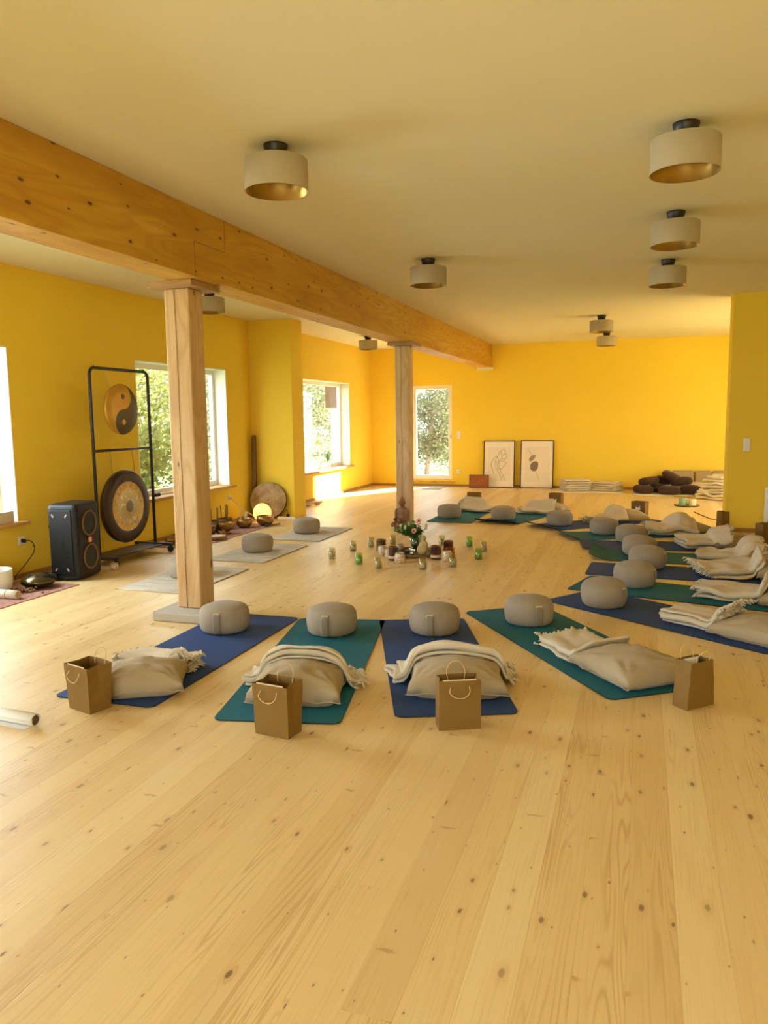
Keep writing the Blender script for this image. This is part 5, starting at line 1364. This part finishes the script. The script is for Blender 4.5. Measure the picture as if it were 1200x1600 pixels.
# ------------------------------------------------------------------ outside
bm = B(); add_span(bm, (-60, -30, -.45), (40, 70, -.35)); struct(put('ground', bm, 'grass'), 'grassy ground outside')
bm = B(); add_span(bm, (-9.5, 16.5, -.36), (2, 24, -.30)); struct(put('terrace', bm, 'gravel'), 'pale gravel outside the glass door')
def tree(label, x, y, h, spread, nleaf, mat, seed, cz=.55, trunk_r=.07, size=.10, lean=0.0, cat='tree', flat=1.0):
    rnd = random.Random(seed); t = thing('garden_tree', label, cat, (x, y, -.35), 0, 'trees and shrubs outside the windows')
    bm = B(); tips = []
    add_tube(bm, curve_pts([(0, 0, 0), (lean * .3, 0, h * .3), (lean, .1, h * .75)], 5), [trunk_r * (1 - k / 14) for k in range(11)], 8)
    for k in range(26):
        z0 = h * rnd.uniform(.08, .7); a = rnd.uniform(0, 2 * pi); L_ = spread * rnd.uniform(.5, 1.05)
        p0 = Vector((lean * z0 / h, 0, z0)); p2 = p0 + Vector((cos(a) * L_, sin(a) * L_ * flat, h * rnd.uniform(.0, .3))); p1 = p0.lerp(p2, .5) + Vector((0, 0, rnd.uniform(-.1, .25)))
        add_tube(bm, curve_pts([p0, p1, p2], 4), [trunk_r * .3 * (1 - q / 11) for q in range(9)], 5); tips.append((p0, p2))
    put('trunk', bm, 'trunk', t, True)
    vs = []; fs = []
    for k in range(nleaf):
        p0, p2 = rnd.choice(tips); f = rnd.uniform(.25, 1.1); c = p0.lerp(p2, f) + Vector((rnd.gauss(0, spread * .14), rnd.gauss(0, spread * .14), rnd.gauss(0, spread * .16)))
        d = Vector((rnd.gauss(0, 1), rnd.gauss(0, 1), rnd.gauss(0, .7))).normalized(); s = d.orthogonal().normalized(); l_ = size * rnd.uniform(.5, 1.2); w_ = l_ * .4
        b = len(vs); vs += [c, c + d * l_ * .5 + s * w_, c + d * l_, c + d * l_ * .5 - s * w_]; fs.append((b, b + 1, b + 2, b + 3))
    me = bpy.data.meshes.new('foliage'); me.from_pydata(vs, [], fs); me.materials.append(M[mat])
    o = bpy.data.objects.new('foliage', me); COL.objects.link(o); o.parent = t; o['kind'] = 'stuff'
    return t
tree('leafy shrub outside the left window, just past the gong stand', -8.9, 12.3, 3.6, 1.3, 5200, 'leafy', 1)
tree('leafy shrub outside the left window, behind the near post', -9.1, 14.4, 3.8, 1.4, 5200, 'leafg', 2)
tree('yellow green shrub low outside the left window', -8.3, 11.2, 2.0, 1.0, 2600, 'leafy', 3)
tree('dense shrub closing the view of the left window', -9.8, 16.3, 4.0, 1.5, 4200, 'leafg', 4)
tree('tree seen in the left part of the far window', -9.5, 21.0, 4.4, 1.7, 6500, 'leafg', 5, trunk_r=.08)
tree('climbing shrub in the right part of the far window', -9.3, 23.1, 3.8, 1.3, 5500, 'leafg', 6)
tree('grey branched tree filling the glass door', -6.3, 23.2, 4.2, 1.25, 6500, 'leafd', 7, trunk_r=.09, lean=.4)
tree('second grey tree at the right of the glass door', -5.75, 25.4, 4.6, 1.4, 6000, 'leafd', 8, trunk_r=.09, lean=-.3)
tree('fresh green shrub low in the glass door', -6.1, 26.8, 2.6, 1.3, 4500, 'leafg', 9)
t = thing('outbuilding', 'brown clad corner with pale wall outside the far window', 'outbuilding', (-8.0, 19.6, -.35))
bm = B(); add_span(bm, (-.16, 0, 2.12), (.17, .4, 3.6)); put('wood_cladding', bm, 'cladding', t)
bm = B(); add_span(bm, (-.03, .05, 0), (.13, .35, 2.12)); put('pale_wall', bm, 'palebox', t)

# ------------------------------------------------------------------ small pieces belong to the part they sit on
NEST = {'cloth_tag': 'handle_strap', 'fringe': 'folded_cloth', 'wick': 'wax_fill', 'label_band': 'jar_glass', 'socket_face': 'cover_plate', 'rocker': 'cover_plate',
        'scarf_joint': 'timber', 'drying_crack': 'shaft', 'carved_lettering': 'board', 'raised_border': 'board', 'seam': 'pillow_cover', 'piping': 'cushion_body',
        'emblem': 'bag_body', 'handle_patch': 'bag_body', 'bulb': 'socket_spider', 'line_drawing': 'print_sheet', 'lower_shape': 'print_sheet', 'upper_shape': 'print_sheet',
        'stem_lines': 'print_sheet', 'flower_eye': 'petals', 'side_emblem': 'side_panel', 'corner_mark': 'side_panel', 'gold_lining': 'lamp_shade', 'tie_string': 'wrap', 'tongue_slots': 'steel_shell',
        'ring_emblem': 'bowl_wall', 'water': 'vase_glass', 'door_step_board': '', 'cap': 'bottle_body'}
base = lambda o: o.name.split('.')[0]
for root in [o for o in bpy.data.objects if o.parent is None]:
    kids = sorted(root.children, key=lambda o: o.name); seen = {}
    for k in kids:
        host = NEST.get(base(k))
        if not host: continue
        hosts = [h for h in kids if base(h) == host and h.parent is root]
        if not hosts: continue
        i = seen.get(base(k), 0); seen[base(k)] = i + 1
        k.parent = hosts[min(i, len(hosts) - 1)]
